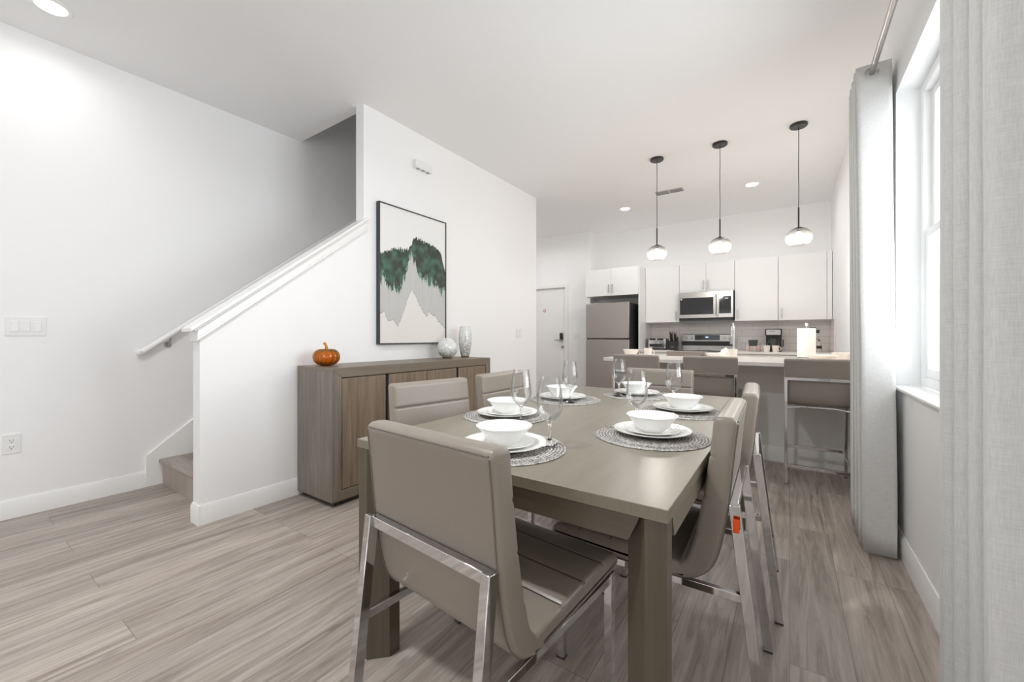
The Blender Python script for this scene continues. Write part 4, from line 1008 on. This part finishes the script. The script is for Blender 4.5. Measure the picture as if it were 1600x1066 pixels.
# ------------------------------------------------------------------ range
rg = thing('kitchen_range', 'stainless electric range with black glass cooktop and rear control panel', 'oven range', (-1.469, 6.53, 0))
RWD = 0.765
MB().box(0.001, RWD-0.001, 0.04, 0.655, 0.02, 0.900).build('body', M['charcoal'], rg, bevel=0.003)
box(0.001, RWD-0.001, 0.0, 0.57, 0.900, 0.914).build('cooktop', M['blackglass'], rg, bevel=0.003)
box(0.001, RWD-0.001, 0.0, 0.039, 0.845, 0.899).build('front_lip', M['brushed'], rg, bevel=0.003)
od = box(0.001, RWD-0.001, 0.0, 0.038, 0.20, 0.842).build('oven_door', M['brushed'], rg, bevel=0.003)
box(0.1, RWD-0.1, -0.002, 0, 0.32, 0.72).build('door_window', M['blackglass'], od)
MB().tube([(0.06, -0.045, 0.79), (RWD-0.06, -0.045, 0.79)], 0.012, 12).tube([(0.09, 0, 0.79), (0.09, -0.045, 0.79)], 0.008, 8).tube([(RWD-0.09, 0, 0.79), (RWD-0.09, -0.045, 0.79)], 0.008, 8).build('handle', M['brushed'], od)
box(0.001, RWD-0.001, 0.0, 0.038, 0.06, 0.197).build('drawer', M['brushed'], rg, bevel=0.003)
bgd = box(0.001, RWD-0.001, 0.575, 0.655, 0.900, 1.158).build('control_panel', M['brushed'], rg, bevel=0.012, seg=3)
box(0.20, 0.565, 0.571, 0.575, 1.062, 1.145).build('display_panel', M['blackglass'], bgd)
ck = MB()
for k in range(3): ck.box(0.362+k*0.014, 0.371+k*0.014, 0.5695, 0.571, 1.10, 1.12)
ck.build('clock_digits', emit('clock_blue', (0.35, 0.65, 1.0, 1), 2.0), bgd)
for x in (0.065, 0.145, 0.625, 0.70):
    MB().tube([(x, 0.575, 1.105), (x, 0.548, 1.105)], [0.026, 0.021], 20).build('knob', M['nickel'], bgd)
box(0.006, RWD-0.006, 0.545, 0.574, 0.975, 1.045).build('vent_strip', M['black'], bgd, bevel=0.006, seg=3)
bn = MB()
for (x, y, r) in ((0.2, 0.17, 0.09), (0.56, 0.17, 0.075), (0.2, 0.42, 0.075), (0.56, 0.42, 0.09)):
    bn.tube([(x+r*math.cos(a*math.pi/16), y+r*math.sin(a*math.pi/16), 0.9141) for a in range(32)], 0.0012, 4, closed=True)
bn.build('burner_rings', M['carcass'], rg)

# ------------------------------------------------------------------ counter objects
CZ = IZ
def mug_mesh(r=0.042, h=0.09, mat='cream', name='mug'):
    mb = MB().lathe([(0, 0), (r*0.72, 0), (r*0.80, 0.004), (r*0.93, h*0.5), (r, h), (r-0.004, h), (r*0.85, h*0.5), (r*0.68, 0.008), (0, 0.007)], seg=32)
    o = mb.build(name, M[mat], smooth=50); return o
def mug_handle(p, r=0.042, h=0.09, ang=0, mat='cream'):
    pts = [(r*0.90+0.026*math.sin(a)*1.0, 0, h*0.52+0.028*math.cos(a)) for a in [math.pi*k/10 for k in range(11)]]
    ca, sa_ = math.cos(ang), math.sin(ang)
    pts = [(x*ca, x*sa_, z) for x, y, z in pts]
    return MB().tube(pts, 0.0045, 8).build('handle', M[mat], p)
for (x, y, an, lb) in ((-1.235, 4.35, -0.1, 'white mug on the island between the bowl and the left stool'),
                   (-0.45, 4.40, 2.6, 'white mug on the island in front of the faucet'),
                   (-0.263, 6.66, 3.0, 'white mug before the coffee maker, left of two'),
                   (-0.160, 6.66, 0.1, 'white mug before the coffee maker, right of two')):
    m_ = tag(mug_mesh(), lb, 'mug', 'white mugs in the kitchen', (x, y, CZ)); mug_handle(m_, ang=an)
tag(MB().lathe([(0, 0), (0.045, 0), (0.048, 0.003), (0.066, 0.035), (0.082, 0.074), (0.079, 0.075), (0.062, 0.037), (0.044, 0.008), (0, 0.006)], seg=40).build('bowl', M['cream'], smooth=50),
    'white bowl on the left end of the island', 'bowl', loc=(-1.40, 4.30, CZ))
sgr = thing('sugar_bowl', 'white lidded sugar bowl on the island behind a mug', 'sugar bowl', (-0.53, 4.58, CZ))
MB().lathe([(0, 0), (0.035, 0), (0.05, 0.02), (0.053, 0.045), (0.045, 0.066), (0, 0.066)], seg=32).build('body', M['porcelain'], sgr, smooth=50)
MB().lathe([(0.046, 0.0665), (0.04, 0.078), (0.02, 0.088), (0.008, 0.092), (0.009, 0.10), (0, 0.102)], seg=32).build('lid', M['porcelain'], sgr, smooth=50)
MB().tube([(-0.048, 0, 0.05), (-0.07, 0, 0.045), (-0.07, 0, 0.025), (-0.048, 0, 0.02)], 0.004, 8).build('handle', M['porcelain'], sgr)
tr = thing('serving_tray', 'low taupe metal tray on the island behind the middle stool', 'tray', (-0.95, 4.80, CZ))
MB().prism([(-0.17, 0), (0.16, 0), (0.185, 0.042), (0.155, 0.044), (-0.175, 0.044), (-0.19, 0.036)][::-1], 'y', -0.10, 0.10).build('pan', plain('taupe_metal', srgb(140, 128, 120), 0.35, 0.4), tr, bevel=0.004)
MB().tube([(-0.185, -0.1, 0.046), (0.18, -0.1, 0.046), (0.18, 0.1, 0.046), (-0.185, 0.1, 0.046)], 0.003, 8, closed=True).build('rim', M['nickel'], tr)
tag(MB().lathe([(0, 0), (0.085, 0), (0.09, 0.003), (0.112, 0.034), (0.108, 0.035), (0.085, 0.008), (0, 0.006)], seg=40, sy=0.7).build('oval_dish', M['cream'], smooth=50),
    'cream oval dish on the island next to the taupe tray', 'dish', loc=(-0.655, 4.80, CZ))
# paper towel
pto = thing('paper_towel_holder', 'white paper towel roll on a chrome upright holder', 'paper towel', (0.134, 4.83, CZ))
MB().lathe([(0, 0), (0.078, 0), (0.078, 0.006), (0.07, 0.010), (0, 0.010)], seg=32).build('base', M['chrome'], pto)
MB().lathe([(0.02, 0.012), (0.073, 0.012), (0.074, 0.016), (0.074, 0.286), (0.072, 0.29), (0.02, 0.29)], seg=48).build('roll', M['paper'], pto)
MB().tube([(0, 0, 0.008), (0, 0, 0.315)], 0.006, 10).lathe([(0, 0.310), (0.012, 0.315), (0.016, 0.326), (0.010, 0.340), (0, 0.344)], seg=16).build('rod', M['chrome'], pto)
MB().box(0.03, 0.065, -0.07, -0.075, 0.2, 0.2)
# platter and stacked dish near right
tag(MB().lathe([(0, 0), (0.07, 0), (0.075, 0.003), (0.112, 0.050), (0.108, 0.052), (0.072, 0.010), (0, 0.007)], seg=44).build('serving_bowl', M['cream'], smooth=50),
    'wide cream serving bowl on the island by the paper towel', 'bowl', loc=(0.232, 4.42, CZ))
tag(MB().lathe([(0, 0), (0.045, 0), (0.05, 0.003), (0.066, 0.066), (0.062, 0.068), (0.046, 0.010), (0, 0.007)], seg=44).build('serving_bowl', M['cream'], smooth=50),
    'deep cream bowl on the island nearest the right wall', 'bowl', loc=(0.375, 4.62, CZ))
sc_ = thing('kitchen_scissors', 'small black handled scissors on the island beside the curtain', 'scissors', (0.375, 4.20, CZ))
for k in (-1, 1): MB().tube([(k*0.022+0.018*math.cos(a*math.pi/8), 0.02*math.sin(a*math.pi/8), 0.010+0.006*math.sin(a*math.pi/8)) for a in range(16)], 0.005, 8, closed=True).build('handle_loop', M['black'], sc_)
MB().bar((0, 0.015, 0.007), (0.0, 0.11, 0.004), 0.012, 0.003).build('blades', M['brushed'], sc_)
# faucet
fa = thing('kitchen_faucet', 'tall chrome gooseneck faucet on the island', 'faucet', (-0.475, 4.74, CZ))
MB().tube([(0, 0, 0), (0, 0, 0.02)], 0.028, 20).tube([(0, 0, 0.02), (0, 0, 0.10)], 0.020, 16).build('base', M['chrome'], fa)
MB().tube([(0, 0, 0.09), (0, 0, 0.27)]+[(-0.018*(1-math.cos(a)), 0.075*(1-math.cos(a)), 0.27+0.075*math.sin(a)) for a in [math.pi*k/12 for k in range(1, 13)]]+[(-0.036, 0.15, 0.20)], 0.011, 12).build('spout', M['chrome'], fa)
MB().tube([(-0.036, 0.15, 0.21), (-0.036, 0.15, 0.13)], [0.014, 0.017], 14).build('spray_head', M['nickel'], fa)
MB().tube([(0.018, 0, 0.06), (0.035, 0, 0.075), (0.04, 0, 0.20)], 0.0055, 8).build('lever', M['nickel'], fa)
# toaster
to = thing('toaster', 'silver and black two-slot toaster on the counter by the fridge', 'toaster', (-1.80, 6.92, CZ))
MB().box(-0.145, 0.145, -0.085, 0.085, 0.012, 0.185).build('shell', M['chrome'], to, bevel=0.018, seg=3)
MB().box(-0.152, -0.140, -0.08, 0.08, 0.02, 0.18).box(0.140, 0.152, -0.08, 0.08, 0.02, 0.18).build('end_cap', M['black'], to, bevel=0.003)
MB().box(-0.15, 0.17, -0.095, 0.09, 0, 0.022).build('base', M['black'], to, bevel=0.004)
MB().box(-0.115, 0.085, -0.0875, -0.084, 0.05, 0.095).build('front_band', M['black'], to)
MB().box(-0.115, -0.03, -0.065, -0.02, 0.183, 0.188).box(0.02, 0.105, -0.065, -0.02, 0.183, 0.188).box(-0.115, -0.02, -0.0875, -0.084, 0.155, 0.182).box(0.01, 0.105, -0.0875, -0.084, 0.155, 0.182).build('bread_slots', M['black'], to)
MB().box(-0.02, 0.01, -0.11, -0.086, 0.06, 0.072).build('lever', M['black'], to)
# knife block
kb = thing('knife_block', 'black knife block full of knives on the counter left of the range', 'knife block', (-1.545, 6.86, CZ))
MB().prism([(-0.06, 0), (0.09, 0), (0.09, 0.21), (0.05, 0.21), (-0.06, 0.13)], 'x', -0.062, 0.062).build('block', M['black'], kb, bevel=0.004)
MB().box(-0.03, 0.02, -0.061, -0.0601, 0.045, 0.053).build('maker_mark', M['nickel'], kb)
for j in range(2):
    for k in range(4):
        x = -0.045+k*0.03; y = -0.035+j*0.045; z = 0.145+j*0.03
        MB().bar((x, y, z), (x, y-0.035, z+0.105+0.012*((k+j) % 3)), 0.017, 0.022).build('knife', M['black'] if (k+j) % 2 else M['brushed'], kb, bevel=0.003)
# coffee maker
cm = thing('coffee_maker', 'black and silver drip coffee maker behind two mugs', 'coffee maker', (-0.19, 6.95, CZ))
MB().box(-0.095, 0.095, -0.10, 0.11, 0, 0.035).build('base', M['black'], cm, bevel=0.006)
MB().box(-0.095, 0.095, 0.03, 0.11, 0.035, 0.32).build('water_tank', M['black'], cm, bevel=0.006)
hd = MB().box(-0.10, 0.10, -0.10, 0.11, 0.225, 0.325).build('brew_head', M['black'], cm, bevel=0.012, seg=3)
MB().box(-0.085, 0.085, -0.103, -0.099, 0.238, 0.312).build('silver_front', M['nickel'], hd)
MB().box(-0.05, 0.02, -0.1045, -0.103, 0.288, 0.294).build('maker_mark', M['black'], hd)
cf = MB().lathe([(0, 0.036), (0.06, 0.036), (0.072, 0.07), (0.072, 0.12), (0.055, 0.175), (0.05, 0.185), (0, 0.185)], (0, -0.035, 0), seg=32).build('carafe', M['blackglass'], cm, smooth=50)
MB().tube([(0.06, -0.06, 0.17), (0.115, -0.08, 0.165), (0.115, -0.08, 0.08), (0.07, -0.06, 0.075)], 0.009, 8).build('handle', M['black'], cf)
# tea caddy
tc_ = thing('tea_caddy', 'small clear caddy of tea and coffee sachets on the back counter', 'tea caddy', (-0.435, 6.78, CZ))
MB().box(-0.095, 0.095, -0.05, 0.05, 0, 0.003).box(-0.095, -0.092, -0.05, 0.05, 0.003, 0.13).box(0.092, 0.095, -0.05, 0.05, 0.003, 0.13).box(-0.092, 0.092, -0.05, -0.047, 0.003, 0.07).box(-0.092, 0.092, 0.047, 0.05, 0.003, 0.10).build('box', M['pane'], tc_)
for k, (x, col) in enumerate(((-0.07, (228, 220, 214)), (-0.042, (214, 165, 160)), (-0.012, (200, 205, 190)), (0.018, (226, 214, 205)), (0.046, (214, 165, 160)), (0.072, (222, 176, 168)))):
    box(x-0.013, x+0.013, -0.038, -0.010, 0.003, 0.078).build('tea_sachet', plain('sachet_%d' % k, srgb(*col), 0.5), tc_)
MB().prism([(-0.05, 0.07), (0.05, 0.07), (0.06, 0.165), (-0.06, 0.165)], 'y', 0.0, 0.035).build('coffee_pouch', plain('pouch_green', srgb(58, 66, 60), 0.4), tc_, bevel=0.004)
# soap bottle and adapter
sb_ = thing('soap_bottle', 'small clear soap bottle with dark label near the corner', 'soap bottle', (0.33, 6.88, CZ))
MB().lathe([(0, 0), (0.028, 0), (0.03, 0.01), (0.03, 0.12), (0.016, 0.145), (0.012, 0.15), (0, 0.15)], seg=24).build('bottle', plain('bottle_grey', srgb(190, 186, 180), 0.2), sb_, smooth=50)
MB().lathe([(0.0305, 0.05), (0.0305, 0.09)], seg=24).build('label_band', M['dark'], sb_)
MB().tube([(0, 0, 0.15), (0, 0, 0.18), (-0.03, -0.01, 0.182)], 0.005, 8).lathe([(0, 0.15), (0.014, 0.15), (0.014, 0.162), (0, 0.162)], seg=16).build('pump', M['black'], sb_)
ad_ = thing('wall_plug', 'black plug adapter in the backsplash outlet above the paper towel', 'plug', (0.27, YK-0.008, 1.20))
box(-0.06, 0.06, -0.006, 0, -0.05, 0.07).build('outlet_plate', M['plate_white'], ad_, bevel=0.002)
MB().box(-0.035, 0.035, -0.05, -0.006, -0.005, 0.05).box(-0.11, -0.035, -0.03, -0.012, 0.005, 0.022).box(0.03, 0.075, -0.04, -0.01, -0.03, 0.01).build('plug_body', M['black'], ad_, bevel=0.004)
